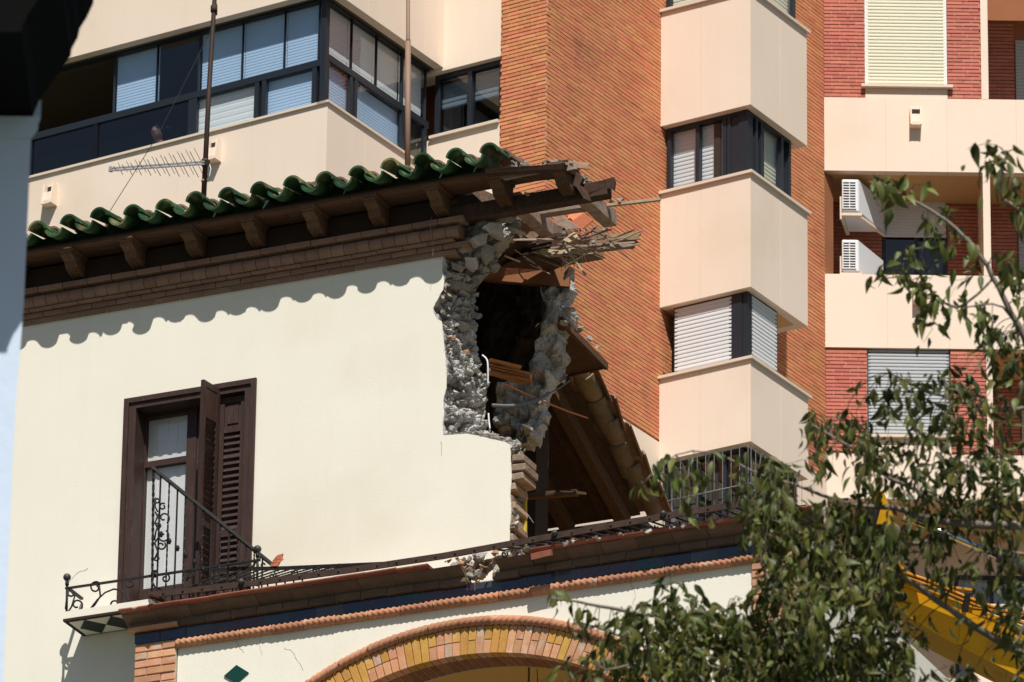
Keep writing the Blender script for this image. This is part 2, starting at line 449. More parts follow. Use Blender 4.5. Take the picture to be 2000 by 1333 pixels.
# ---------------------------------------------------------------- bricks
BRICKS_ONE = {}
def brick_me(L, m):
    key = (round(L, 3), m)
    if key not in BRICKS_ONE:
        BRICKS_ONE[key] = local_mesh('brick', lambda b: b.box(ID, 0, L, -.1, 0, 0, .047), m, bevel=.002)
    return BRICKS_ONE[key]
def brick_field(fr, x0, x1, z0, z1, m, parent, holes=(), one=None, seed=1, m_one='brick_orange_one', blen=.247, name='brick_field', anchor=False):
    """running bond of single bricks, joints recessed; those for which one(x, z) holds become parts of their own"""
    rnd = random.Random(seed)
    mb, hj, solo = MB(), MB(), []
    H_, G = .0605, .0135
    z0 = math.ceil((z0 - 30.0) / H_ - .05) * H_ + 30.0
    nrow = int((z1 - z0) / H_)
    for r in range(nrow):
        z = z0 + r * H_
        rr_ = int(round((z - 30.0) / H_)); off = (rr_ % 2) * blen / 2 + (.06 if rr_ % 5 == 0 else 0)
        x = x0 - off if not anchor else x1 - (int((x1 - x0) / blen) + 2) * blen + off * .8
        while x < x1:
            a, b = max(x, x0), min(x + blen - .008, x1)
            x += blen
            if b - a < .03: continue
            segs = [(a, b)]
            for hx0, hx1, hz0, hz1 in holes:
                if z + H_ * .6 < hz0 or z + H_ * .4 > hz1: continue
                ns = []
                for p, q in segs:
                    if q <= hx0 or p >= hx1: ns.append((p, q)); continue
                    if p < hx0: ns.append((p, hx0))
                    if q > hx1: ns.append((hx1, q))
                segs = ns
            for p, q in segs:
                if q - p < .03: continue
                j = rnd.uniform(-.002, .003)
                if one and one((p + q) / 2, z): solo.append((p, q - p, z, j))
                else: mb.box(fr, p, q, -.1, j, z, z + H_ - G)
                if q + .004 < x1 and rnd.random() < .8 and q - p > .1:
                    hj.box(fr, q - .001, q + .009, -.05, -.004, z - G * .9, z + H_ - G)
    if mb.v: mb.build(name, m, parent, kind='stuff')
    if hj.v: hj.build('head_joint_mortar', 'mortar_light', parent, kind='stuff')
    for p, L, z, j in solo:
        instance('brick', brick_me(L, m_one), parent, fr, p, j, z)

def wallbox(name, m, fr, x0, x1, d0, d1, z0, z1, parent=None, **kw):
    return part(name, m, parent or apt, lambda b: b.box(fr, x0, x1, d0, d1, z0, z1), **kw)
def pxx(fr, u, v, d=0.0): return fr.px(u, v, d)[0]

# brick prism
xl = pxx(AL, 977, 150)
Z_BRICK = 40.6
wallbox('brick_wall_core', 'mortar_dark', AR, .8, RLEN + .3, -4.5, -.02, GZ, APT_TOP)
wallbox('brick_wall_core', 'mortar_dark', AR, .03, .8, -.6, -.02, GZ, APT_TOP)
wallbox('brick_wall_core', 'mortar_dark', AL, xl - .0, -.022, -.6, -.02, Z_BRICK - 3, APT_TOP)
vis = lambda fr: (lambda x, z: (lambda p: -5 < p[0] < 2005 and -5 < p[1] < 1338)(proj(fr.w(x, 0, z))))
bay_x0, bay_x1 = (PJ - B0).dot(AR.a), (PJ - B0).dot(AR.a) + BAYD
vL = vis(AL)
brick_field(AL, xl, 0, 42.4, APT_TOP, 'brick_orange', apt, one=lambda x, z: vL(x, z) and proj(AL.w(x, 0, z))[1] < 305, seed=2, anchor=True)
brick_field(AR, .103, RLEN, 40.6, APT_TOP, 'brick_orange', apt, seed=3, holes=[(bay_x0 + .1, RLEN + 1, 40.0, 41.75)])
# plaster below the bricks
wallbox('plaster_base', 'apt_plaster', AR, -.02, bay_x0 + .3, -.3, .012, 36.0, 40.595)
wallbox('plaster_base', 'apt_plaster', AR, bay_x0 + .3, RLEN + .02, -.3, .012, 36.0, 41.745)

# ---------------------------------------------------------------- windows
def corrugated(mb, fr, x0, x1, d, z0, z1, pitch=.055, depth=.012):
    n = max(2, int((z1 - z0) / pitch)); h = (z1 - z0) / n
    for i in range(n):
        za = z0 + i * h
        prof = [(0, .0), (depth, .22), (depth * 1.1, .5), (depth, .8), (0, 1.0)]
        vs, fs = [], []
        for dd, t in prof:
            vs += [fr.w(x0, d + dd, za + t * h), fr.w(x1, d + dd, za + t * h)]
        for q in range(4): fs.append((2 * q, 2 * q + 1, 2 * q + 3, 2 * q + 2))
        mb.add(vs, fs)
def window(fr, x0, x1, z0, z1, d, mull=(), fw=.05, frame='dark_frame', pane='glass_clear', shutter=None, sh_d=.1, pitch=.055,
           sh_z=None, room='room_dark', depth=.09, parent=None, rails=()):
    """frame mesh with pane, roller shutter and room behind as sub-parts"""
    b = MB()
    b.box(fr, x0, x1, d - depth, d, z0, z0 + fw); b.box(fr, x0, x1, d - depth, d, z1 - fw, z1)
    xs = [x0 + fw / 2] + list(mull) + [x1 - fw / 2]
    for x in xs: b.box(fr, x - fw / 2, x + fw / 2, d - depth, d + (.004 if x in mull else .002), z0 + fw - .002, z1 - fw + .002)
    for zr in rails: b.box(fr, x0 + fw, x1 - fw, d - depth, d - .002, zr - fw / 2, zr + fw / 2)
    f = b.build('window', frame, parent or apt)
    for i in range(len(xs) - 1):
        dd = d - .03 - .02 * (i % 2)
        part('pane', pane, f, lambda q: q.quad(fr.w(xs[i] + fw / 2 - .01, dd, z0 + fw - .01), fr.w(xs[i + 1] - fw / 2 + .01, dd, z0 + fw - .01), fr.w(xs[i + 1] - fw / 2 + .01, dd, z1 - fw + .01), fr.w(xs[i] + fw / 2 - .01, dd, z1 - fw + .01)))
    if shutter:
        za, zb = sh_z or (z0, z1)
        s = MB(); corrugated(s, fr, x0 + .02, x1 - .02, d - sh_d - .03, za, zb, pitch); s.build('roller_shutter', shutter, f)
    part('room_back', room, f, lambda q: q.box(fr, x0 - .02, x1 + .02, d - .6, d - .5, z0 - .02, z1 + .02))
    return f

def panels(fr, x0, x1, cuts, z0, z1, d=0, th=.14, name='parapet_panel', cap=True, capname='parapet_cap', ext=(0, 0), m='apt_plaster', parent=None):
    P = parent or apt
    xs = [x0] + sorted(cuts) + [x1]
    for i in range(len(xs) - 1):
        a = xs[i] + (.005 if i else 0); c = xs[i + 1] - (.005 if i < len(xs) - 2 else 0)
        wallbox(name, m, fr, a, c, d - th, d, z0, z1, P)
    for x in cuts:
        wallbox('panel_joint', 'mortar_light' if m != 'apt_plaster' else 'stone_sill', fr, x - .01, x + .01, d - th + .02, d - .003, z0 + .002, z1 - .002, P)
    if cap:
        wallbox(capname, 'stone_sill', fr, x0 - ext[0], x1 + ext[1], d - th - .02, d + .035, z1, z1 + .035, P)

# left glazed block ------------------------------------------------
ZP0, ZP1, ZU0, ZU1 = 42.70, 43.85, 45.61, 46.76
XF = -9.0
def para(z0, z1, inset=0.0):
    A_, I_ = ALA.w(-inset, -inset, 0), ARA.w(LA + .3, -inset, 0)
    A_ = ARA.w(inset, -inset, 0)
    return [Vector((p.x, p.y, z0)) for p in (A_, ARA.w(LA + .3, -inset, 0), ARA.w(LA + .3, -inset, 0) + ALA.a * XF, A_ + ALA.a * XF)], (0, 0, z1 - z0)
for zf, zt in ((ZU0, ZU1), (ZP0, ZP0 + .22), (ZP0 - 2.91, ZP0 - 2.7)):
    inset = .142 if zf != ZU0 else .142
    pts, off = para(zf + .004, zt - .006, inset)
    part('floor_slab', 'room_brown', apt, lambda b: b.prism(pts, off))
cutL0 = [pxx(ALA, u, 300) for u in (177, 348, 491)]
cutL1 = [pxx(ALA, u, 40) for u in (196, 362)]
for z0, z1, cL, cR in ((ZP0, ZP1, cutL0, [pxx(ARA, 713, 250)]), (ZU0, ZU1, cutL1, [pxx(ARA, 719, 20), pxx(ARA, 831, 60)]), (ZP0 - 2.91, ZP1 - 2.91, [], [])):
    panels(ALA, XF, 0, cL, z0, z1)
    panels(ARA, .141, LA, cR, z0, z1)
    wallbox('parapet_cap', 'stone_sill', ARA, -.035, LA, -.16, .034, z1 + .001, z1 + .0345)
GD = -.2
# back of the loggia, side wall, ceiling
wallbox('loggia_back_wall', 'room_brown', ALA, XF, -.3, -2.75, -2.6, ZP0 - 3, ZU0 + .3)
# L wall between glazed block and brick
zs0 = AL.px(905, 258)[1]; zs1 = AL.px(905, 128)[1]
xw0, xw1 = pxx(AL, 800, 200), xl
wallbox('plaster_wall', 'apt_plaster', AL, xw0 - .3, xl - .002, -.35, -.004, zs1, APT_TOP)
wallbox('plaster_wall', 'apt_plaster', AL, xw0 - .3, xl - .002, -.35, -.004, 36.0, zs0)
xj = pxx(AL, 842, 200)
wallbox('window_sill', 'stone_sill', AL, xj, xl - .003, -.2, .05, zs0 + .001, zs0 + .045)
window(AL, xj, xl - .004, zs0 + .046, zs1 - .001, -.1, mull=[pxx(AL, 910, 190)], fw=.07, pane='glass_dark', shutter='shutter_grey', sh_z=(zs0 + .55, zs1 - .1), pitch=.07)
# glazing: left-looking run
def glaze(fr, x0, x1, zlo, zhi, rail, up, low, end_post=True):
    """up/low: list of (xa, xb, kind); kind: blind, dark, open"""
    b = MB()
    b.box(fr, x0, x1, GD - .08, GD, rail - .05, rail + .05)
    b.box(fr, x0, x1, GD - .08, GD, zlo - .02, zlo + .04)
    b.box(fr, x0, x1, GD - .08, GD, zhi - .03, zhi + .002)
    for xa, xb, k in up:
        if k != 'open':
            for x in (xa, xb): b.box(fr, x - .006, x + .006, GD - .05, GD - .01, rail + .049, zhi - .029)
    for xa, xb, k in low:
        for x in (xa, xb): b.box(fr, x - .035, x + .035, GD - .07, GD - .005, zlo + .039, rail - .049)
    f = b.build('glazing_frame', 'dark_frame', apt)
    for row, z0, z1 in ((up, rail + .05, zhi - .03), (low, zlo + .04, rail - .05)):
        for xa, xb, k in row:
            if k == 'open': continue
            g = 'glass_blue' if k.startswith('blind') else 'glass_dark'
            part('pane', g, f, lambda q: q.quad(fr.w(xa + .008, GD - .03, z0 - .006), fr.w(xb - .008, GD - .03, z0 - .006), fr.w(xb - .008, GD - .03, z1 + .006), fr.w(xa + .008, GD - .03, z1 + .006)))
            if k.startswith('blind'):
                s = MB(); corrugated(s, fr, xa + .003, xb - .003, GD - .10, z0, z1, pitch=.045 if k == 'blind' else .09, depth=.004)
                s.build('blind', 'blind' if k == 'blind' else 'curtain', f)
    return f
railz = ALA.px(420, 175, GD)[1]
X = lambda u, v=200: pxx(ALA, u, v, GD)
glaze(ALA, XF, -.26, ZP1 + .02, ZU0, railz,
      [(X(-200), X(-60), 'dark'), (X(60), X(219), 'open'), (X(220), X(303), 'blind'), (X(303), X(384), 'dark'), (X(385), X(469), 'blind'), (X(469), X(551), 'blind'), (X(551), X(618), 'blind')],
      [(X(-200), X(62), 'dark'), (X(62), X(188), 'dark'), (X(188), X(372), 'dark'), (X(380), X(500), 'blindsoft'), (X(514), X(612), 'blind')])
wallbox('corner_post', 'dark_frame', ALA, -.275, -.19, -.29, GD + .004, ZP1 + .03, ZU0)
Y = lambda u, v=150: pxx(ARA, u, v, GD)
glaze(ARA, .27, LA - .04, ZP1 + .02, ZU0, ARA.px(735, 175, GD)[1],
      [(Y(641), Y(688), 'blindsoft'), (Y(688), Y(737), 'blindsoft'), (Y(737), Y(787), 'blindsoft'), (Y(789), Y(834), 'blindsoft')],
      [(Y(641), Y(688), 'blind'), (Y(697), Y(790), 'blind'), (Y(800), Y(834), 'dark')])
# the storey below (only glimpsed)
wallbox('lower_glazing', 'dark_frame', ALA, XF, -.25, -.4, -.25, ZP1 - 2.88, ZP0)
wallbox('lower_glazing', 'dark_frame', ARA, .26, LA, -.4, -.25, ZP1 - 2.88, ZP0)
wallbox('upper_wall', 'apt_plaster', ALA, XF, -.4, -2.7, -.4, ZU1 + .04, APT_TOP)

# bays --------------------------------------------------------------
SILL = [47.42, 44.505, 41.61]
BOXB = [45.555, 42.69, z_at(PK, 862)]
cl, cr = pxx(BL, 1368, 480) , pxx(BR, 1524, 500)
for zt, zb in zip(SILL, BOXB):
    zt0 = zt - .045
    panels(BL, .0, BAYW, [cl], zb, zt0, cap=False, name='bay_panel')
    panels(BR, .141, BAYD, [cr], zb, zt0, cap=False, name='bay_panel')
    wallbox('bay_side', 'apt_plaster', BL, .15, BAYW - .142, -BAYD + .002, -BAYD + .15, zb, zt0)
    wallbox('bay_floor', 'ochre_soffit', BL, .0, BAYW - .142, -BAYD + .15, -.142, zb + .003, zb + .2)
    b = MB(); b.box(BL, -.03, BAYW + .045, -.22, .045, zt0 + .001, zt); b.box(BR, .221, BAYD + .04, -.22, .045, zt0 + .0015, zt - .0005)
    b.build('bay_sill', 'stone_sill', apt)
def bay_win(z0, z1, left, right, shL, shR, shd=.1, xa=.02, xend=None):
    ins = .12
    xend = xend or BAYD - .12
    window(BL, xa, BAYW - ins - .09, z0, z1, -ins, mull=left, fw=.06, pane='glass_clear', shutter=shL[0], sh_z=shL[1] or (z0 + .02, z1 - .02), pitch=.06, sh_d=shd)
    window(BR, ins + .09, xend, z0, z1, -ins, mull=right, fw=.06, pane='glass_clear', shutter=shR[0], sh_z=shR[1] or (z0 + .02, z1 - .02), pitch=.06, sh_d=shd)
    wallbox('corner_post', 'dark_frame', BL, BAYW - ins - .092, BAYW - ins + .002, -ins - .1, -ins + .004, z0, z1)
    wallbox('bay_return_wall', 'brick_red', BL, .0, BAYW - .18, -xend - .11, -xend - .005, z0, z1)
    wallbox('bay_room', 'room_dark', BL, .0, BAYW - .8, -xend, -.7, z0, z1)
bay_win(SILL[1] + .001, BOXB[0] + .002, [pxx(BL, 1362, 310, -.12), pxx(BL, 1415, 310, -.12), pxx(BL, 1424, 310, -.12)], [pxx(BR, 1478, 280, -.12), pxx(BR, 1488, 300, -.12), pxx(BR, 1528, 320, -.12)],
        ('shutter_white', None), ('shutter_cream', None), xa=pxx(BL, 1303, 310, -.12), xend=pxx(BR, 1545, 330, -.12))
bay_win(SILL[2] + .001, BOXB[1] + .002, [pxx(BL, 1428, 650, -.12)], [], ('shutter_white', None), ('shutter_white', None), -.025, xa=pxx(BL, 1316, 660, -.12), xend=pxx(BR, 1518, 670, -.12))
bay_win(SILL[0] + .001, SILL[0] + 1.2, [], [], ('shutter_cream', None), ('shutter_cream', None))
wallbox('bay_dark_panel', 'dark_frame', BL, pxx(BL, 1417, 310, -.12), BAYW - .2, -.17, -.135, SILL[1] + .05, BOXB[0] - .03)
wallbox('bay_dark_panel', 'dark_frame', BL, pxx(BL, 1430, 650, -.12), BAYW - .2, -.17, -.10, SILL[2] + .05, BOXB[1] - .03)
panels(BL, 0, BAYW, [cl], SILL[0] + 1.2, APT_TOP, cap=False, name='bay_panel'); panels(BR, .141, BAYD, [cr], SILL[0] + 1.2, APT_TOP, cap=False, name='bay_panel')
# barred window under the lowest bay
zg0, zg1 = z_at(PK, 1010) , BOXB[2] + .002
window(BL, .02, BAYW - .2, zg0 - .3, zg1, -.14, mull=[.55, 1.0], fw=.05, pane='glass_dark')
window(BR, .2, BAYD - .1, zg0 - .3, zg1, -.14, mull=[.6, 1.1], fw=.05, pane='glass_dark')
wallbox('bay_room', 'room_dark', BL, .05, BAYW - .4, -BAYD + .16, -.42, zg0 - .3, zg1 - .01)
wallbox('bay_base', 'apt_plaster', BL, .0, BAYW, -BAYD + .003, 0, 36.0, zg0 - .3)
b = MB()
for i in range(11):
    x = .06 + i * (BAYW - .12) / 10
    b.tube([BL.w(x, -.03, zg0 - .28), BL.w(x, -.03, zg1 - .03)], .0045, 5)
for i in range(12):
    x = .06 + i * (BAYD - .2) / 11
    b.tube([BR.w(x, -.03, zg0 - .28), BR.w(x, -.03, zg1 - .03)], .0045, 5)
for z in (zg0 - .2, (zg0 + zg1) / 2 - .05):
    b.tube([BL.w(.03, -.03, z), BL.w(BAYW - .03, -.03, z)], .012, 5); b.tube([BR.w(.03, -.03, z), BR.w(BAYD - .1, -.03, z)], .012, 5)
b.build('window_grille', 'cable_grey', apt)
# small basement window beside the house roof (plaster wall, right-looking face)
s0, zz1 = AR.px(1186, 850, .012); s1, zz0 = AR.px(1238, 935, .012)
wallbox('small_window', 'room_dark', AR, s0, s1, .0, .014, zz0, zz1)

# right facade --------------------------------------------------------
fx = lambda u, v=190: pxx(AF, u, v)
BANDS = [(46.78, 48.0), (43.88, 45.075), (41.45, 42.17)]
x_fin0, x_fin1, XE = fx(1917), fx(1931), 7.5
for z0, z1 in BANDS:
    panels(AF, .0, XE, [fx(1730, 260), fx(1850, 260), fx(1985, 260)], z0, z1, cap=False, name='band_panel')
    wallbox('floor_slab', 'ochre_soffit', AF, .01, XE, -2.2, -.142, z0 + .004, z0 + .25)
wallbox('facade_fin', 'apt_plaster', AF, x_fin0, x_fin1, -1.5, .003, 48.001, APT_TOP)
wallbox('facade_fin', 'apt_plaster', AF, x_fin0, x_fin1, -1.5, .003, 45.076, 46.779)
wallbox('facade_fin', 'apt_plaster', AF, fx(1926, 700), fx(1938, 700), -1.5, .003, 42.171, 43.879)
wallbox('facade_core', 'mortar_dark', AF, -.3, XE, -4, -2.2, GZ, APT_TOP)
# brick rows with windows
def brick_row(z0, z1, wx0, wx1, wz0, wz1, xe, frame, sh, pitch, vis_one):
    for a, c in ((.0, wx0), (wx1, xe)):
        wallbox('brick_wall_core', 'mortar_dark', AF, a, c, -.3, -.042, z0, z1)
        brick_field(AF.off(-.022), a + .003, c, z0 + .004, z1, 'brick_red', apt, one=vis_one, seed=int(z0 * 10), m_one='brick_red_one')
    if wz0 > z0: wallbox('window_apron', 'apt_plaster', AF, wx0 + .002, wx1 - .002, -.3, -.01, z0 + .002, wz0 - .045)
    wallbox('window_sill', 'stone_sill', AF, wx0 - .06, wx1 + .08, -.3, .07, wz0 - .044, wz0)
    window(AF, wx0 + .002, wx1 - .002, wz0 + .001, z1 if wz1 is None else wz1, -.06, fw=.05, frame=frame, pane='glass_clear' if 0 else 'glass_clear', shutter=sh, sh_d=-.02, pitch=pitch)
mat('brick_red_one', rgb(196, 122, 106), .85, col2=rgb(184, 108, 92), nscale=2.2, obj=.12, hue=.008, bump=.3, bscale=70, bdist=.004)
vF = vis(AF)
brick_row(48.001, 49.9, fx(1690), fx(1851), AF.px(1770, 168)[1], 49.9, x_fin0, 'white_frame', 'shutter_cream', .055, lambda x, z: vF(x, z))
brick_row(42.171, 43.879, fx(1694, 760), fx(1857, 760), AF.px(1770, 852)[1], 43.878, fx(1926, 700), 'dark_frame', 'shutter_grey', .055, lambda x, z: vF(x, z) and z > 42.6)
wallbox('upper_wall', 'apt_plaster', AF, 0, XE, -.3, 0, 49.901, APT_TOP)
# recessed balcony between the two bands
RB = AF.off(-1.15)
bx0, bx1 = pxx(RB, 1722, 450), pxx(RB, 1850, 450)
wallbox('balcony_back_wall', 'mortar_dark', RB, .0, bx0, -.3, -.022, 45.0, 46.9)
wallbox('balcony_back_wall', 'mortar_dark', RB, bx1, x_fin0, -.3, -.022, 45.0, 46.9)
brick_field(RB, .0, bx0, 45.05, 46.8, 'brick_red', apt, seed=31); brick_field(RB, bx1, x_fin0, 45.05, 46.8, 'brick_red', apt, seed=32)
window(RB, bx0, bx1, 45.0, RB.px(1780, 385)[1], .0, mull=[pxx(RB, 1790, 450)], fw=.06, pane='glass_blue', shutter='shutter_white', sh_d=-.045, sh_z=(RB.px(1780, 465)[1], RB.px(1780, 388)[1]), pitch=.05, room='dark_frame')
# next balcony column to the right
for zb0, zb1 in ((48.0, 49.9), (45.0, 46.9), (42.1, 43.95)):
    wallbox('balcony_back_wall', 'mortar_dark', RB, x_fin1, XE, -.3, -.022, zb0, zb1)
    brick_field(RB, x_fin1, pxx(RB, 1987, 500) , zb0 + .03, zb1, 'brick_red', apt, seed=int(zb0))
    s = MB(); corrugated(s, RB, pxx(RB, 1990, 500), pxx(RB, 2120, 500), .01, zb0, zb1 - .35, .055); s.build('roller_shutter', 'shutter_grey', apt)
# recessed storeys under the lowest band
RL = AF.off(-1.7)
wallbox('recessed_wall', 'apt_plaster', RL, -.3, XE, -.3, 0, GZ, 41.6)
window(RL, 2.0, 3.1, 38.6, 40.9, .06, mull=[2.55], pane='glass_dark')
wallbox('terrace_parapet', 'apt_plaster', RL, 2.2, XE, .02, .9, GZ, RL.px(1950, 1180, .9)[1])

# things fixed to the block ------------------------------------------------
def wall_lamp(fr, u, v, where):
    s, z = fr.px(u, v)
    t = root('wall_lamp', fr.w(s, 0, z - .16), fr.ang, 'cream wedge-shaped wall lamp box ' + where, 'wall lamp')
    b = MB(); b.box(fr, s - .085, s + .085, 0, .02, z - .16, z + .18); b.build('back_plate', 'apt_plaster', t)
    for sg in (-1, 1):
        b = MB(); x = s + sg * .085
        b.prism([fr.w(x, .02, z - .15), fr.w(x, .17, z - .15), fr.w(x, .11, z + .18), fr.w(x, .02, z + .18)], fr.a * (-sg * .022))
        b.build('side_cheek', 'apt_plaster', t)
    b = MB(); b.box(fr, s - .063, s + .063, .02, .16, z - .155, z - .1); b.prism([fr.w(s - .063, .02, z - .1), fr.w(s - .063, .14, z - .1), fr.w(s - .063, .12, z + .04), fr.w(s - .063, .02, z + .04)], fr.a * .126)
    b.build('front_block', 'apt_plaster', t)
    b = MB(); b.box(fr, s - .06, s + .06, .02, .05, z + .05, z + .15); b.build('opening', 'room_dark', t)
wall_lamp(ALA, 103, 386, 'on the parapet near the white foreground wall')
wall_lamp(ALA, 423, 300, 'on the parapet beside the brown antenna mast')
wall_lamp(AF, 1788, 234, 'on the band below the cream roller shutter')
wall_lamp(AF, 1794, 578, 'on the band below the air conditioners')

def ac_unit(u0, u1, v0, v1, label, curved):
    # stands in the recess on the right-looking brick wall side: grille to the left, body runs back
    d1 = -.05
    s0, z1 = AF.px(u0, v0, d1); s1, z0 = AF.px(u0 + 33, v1, d1)
    h = z1 - z0
    t = root('air_conditioner', AF.w(s0, d1, z0), 0, label, 'air conditioner', 'air conditioners in the recessed balcony')
    b = MB(); w = s1 - s0; dep = .75
    P = lambda x, y, z: AF.w(x, d1 - y, z)
    # body: front w wide, skewed run to the right and back
    sk = .42
    b.hexa([P(s0, 0, z0), P(s1, 0, z0), P(s1 + sk, dep, z0), P(s0 + sk * .3, dep, z0), P(s0, 0, z1), P(s1, 0, z1), P(s1 + sk, dep, z1), P(s0 + sk * .3, dep, z1)])
    body = b.build('casing', 'white_plastic', t, bevel=.015)
    b = MB()
    for i in range(11):
        z = z0 + .05 + i * (h - .1) / 10
        b.box(AF, s0 + .015, s1 - .04, d1 + .004, d1 + .018, z - .008, z + .008)
    for x in (s0 + .015, (s0 + s1) / 2 - .01, s1 - .04): b.box(AF, x - .007, x + .007, d1 + .004, d1 + .016, z0 + .04, z1 - .04)
    b.build('grille', 'white_plastic', t)
    b = MB(); b.box(AF, s0 + .02, s1 - .045, d1 + .001, d1 + .005, z0 + .045, z1 - .045); b.build('coil', 'room_dark', t)
    b = MB(); b.box(AF, s0 - .03, s0 - .005, d1 - .05, d1 + .0, z0 - .12, z0 + .25); b.box(AF, s0 - .028, s1 + .05, d1 - .06, d1 - .005, z0 - .06, z0 - .015)
    b.beam(P(s1 - .02, .05, z0 - .035), P(s1 + sk, dep, z0 - .035), .05, .04); b.beam(P(s0 - .01, .04, z0 - .035), P(s0 + sk * .3, dep, z0 - .035), .05, .04)
    b.build('bracket', 'stone_sill', t)
ac_unit(1644, 1720, 350, 414, 'white air conditioner on brackets under the balcony ceiling, the upper of two', True)
ac_unit(1644, 1720, 468, 531, 'white air conditioner resting at the parapet, below the bracketed one', False)

# person behind the dark balcony glass
px_, pz = ALA.px(309, 260, -.42)
def person(fr, x, d, zf, label):
    t = root('person', fr.w(x, d, zf), fr.ang, label, 'person')
    b = MB(); W = lambda a, dd, z: fr.w(x + a, d + dd, zf + z)
    hh = pz - zf
    b.tube([W(0, -.25, hh - .62), W(0, -.22, hh - .45), W(0, -.12, hh - .25), W(0, -.06, hh - .16), W(0, -.02, hh - .1)], [.17, .19, .2, .1, .06], 12)
    b.ball(W(0, .02, hh), .105, 14, 10, (.85, .95, 1.15)); b.ball(W(.0, .125, hh - .005), .022, 8, 6); 
    for sg in (-1, 1):
        b.ball(W(sg * .095, 0, hh), .026, 8, 6)
        b.tube([W(sg * .17, -.13, hh - .26), W(sg * .25, -.1, hh - .5), W(sg * .2, .12, hh - .58), W(sg * .16, .2, hh - .58)], [.065, .05, .04, .035], 8)
        for k in range(4): b.tube([W(sg * .16 + (k - 1.5) * .02, .19, hh - .58), W(sg * .16 + (k - 1.5) * .022, .27, hh - .6)], .01, 5)
        b.tube([W(sg * .16 - sg * .05, .18, hh - .58), W(sg * .1, .23, hh - .57)], .011, 5)
        b.tube([W(sg * .1, -.25, hh - .62), W(sg * .12, .1, hh - .7), W(sg * .12, .15, .25), W(sg * .12, .12, .06), W(sg * .13, .25, .04)], [.12, .09, .065, .05, .04], 8)
    o = b.build('body', 'skin', t)
    md = o.modifiers.new('r', 'REMESH'); md.mode = 'VOXEL'; md.voxel_size = .018; md.use_smooth_shade = True
    b = MB(); rr = random.Random(4)
    for i in range(26):
        th, ph = rr.uniform(0, 1.9), rr.uniform(0, 6.28)
        c = W(.1 * math.sin(th) * math.cos(ph) * 1.1, -.03 + .1 * math.sin(th) * math.sin(ph), hh + .03 + .105 * math.cos(th))
        b.ball(c, rr.uniform(.04, .06), 8, 6)
    b.build('hair', 'hair', t)
    b = MB(); b.tube([W(0, -.26, hh - .66), W(0, -.225, hh - .45), W(0, -.13, hh - .26), W(0, -.09, hh - .2)], [.19, .205, .215, .12], 14)
    b.build('top', 'red_cloth', t)
    b = MB()
    for sg in (-1, 1): b.tube([W(sg * .1, -.27, hh - .63), W(sg * .12, .1, hh - .7), W(sg * .12, .15, .25), W(sg * .12, .12, .1)], [.135, .105, .08, .07], 8)
    b.build('trousers', 'trousers', t)
    b = MB(); b.box(fr, x - .22, x + .22, d - .48, d - .08, zf + hh - .86, zf + hh - .82)
    for sx in (-.18, .18):
        for sy in (-.44, -.12): b.box(fr, x + sx - .02, x + sx + .02, d + sy - .02, d + sy + .02, zf + .0, zf + hh - .86)
    st = b.build('stool', 'mast_brown', None, label='small brown stool under the person on the glazed balcony', cat='stool')
person(ALA, px_, -.42, ZP0 + .215, 'person in a red top sitting behind the dark balcony glass')
# ================================================================ the damaged house
H0 = at_depth(600, 700, 66.7)
H = Frame(H0, -24)
house = root('damaged_house', H.w(-1, -2, GZ), R(-24),
             'cream plastered old house with torn-open corner, green tiled eave and arched porch', 'house')
hp = lambda u, v, d=0.0: H.hit(u, v, d)
hs = lambda u, v, d=0.0: H.px(u, v, d)
rnd = random.Random(11)
def fnoise(p, sc=1.0, oct=4):
    v, a, f = 0, 1, sc
    for _ in range(oct):
        v += a * mnoise.noise(Vector(p) * f); a *= .5; f *= 2.1
    return v

# ---------------------------------------------------------------- main wall, with the door opening and the broken edge
FR = [((872, 440), (1030, 425)), ((868, 470), (1012, 458)), ((866, 506), (990, 490)), ((864, 528), (972, 520)), ((868, 548), (950, 545)), ((866, 565), (938, 562)), ((855, 585), (933, 585)),
      ((846, 602), (932, 605)), ((850, 616), (931, 625)), ((863, 628), (932, 640)), ((866, 650), (935, 662)), ((868, 675), (932, 682)), ((871, 700), (946, 708)), ((873, 730), (953, 730)),
      ((872, 758), (957, 752)), ((866, 782), (954, 778)), ((868, 805), (958, 800)), ((865, 828), (955, 826)), ((867, 849), (950, 842)), ((885, 848), (953, 846)), ((912, 846), (958, 848)),
      ((938, 851), (965, 851)), ((962, 857), (985, 856)), ((986, 862), (1010, 862)), ((997, 868), (1024, 872)), ((998, 900), (1023, 905)), ((1000, 930), (1020, 930)), ((997, 965), (1019, 960)),
      ((999, 1000), (1022, 1000)), ((996, 1030), (1021, 1035)), ((996, 1062), (1021, 1075)), ((996, 1110), (1021, 1120))]
front = [hs(a[0], a[1]) for a, _ in FR]
ZF = 24.98                                   # terrace floor
XL = -8.0
door = [hs(250, 786), hs(500, 747)]
dx0, dx1, dz1 = door[0][0], door[1][0], 27.66
dz0 = 25.42
outer = [(XL, GZ), (-1.0, GZ), (-1.0, ZF), (front[-1][0], ZF)] + [p for p in reversed(front) if p[1] > ZF + .02] + [(front[0][0], 29.1), (XL, 29.1)]
hole = [(dx0, dz0), (dx0, dz1), (dx1, dz1), (dx1, dz0)]
def wall_mesh(b):
    o3 = [Vector((x, z, 0)) for x, z in outer]; h3 = [Vector((x, z, 0)) for x, z in hole]
    tr = tessellate_polygon([o3, h3]); pts = outer + hole
    b.add([H.w(x, 0, z) for x, z in pts], [tuple(t) for t in tr])
    n0 = len(outer)
    rv = [H.w(x, 0, z) for x, z in hole] + [H.w(x, -.4, z) for x, z in hole]
    b.add(rv, [(i, (i + 1) % 4, (i + 1) % 4 + 4, i + 4) for i in range(4)])
part('front_wall', 'house_plaster', house, wall_mesh)
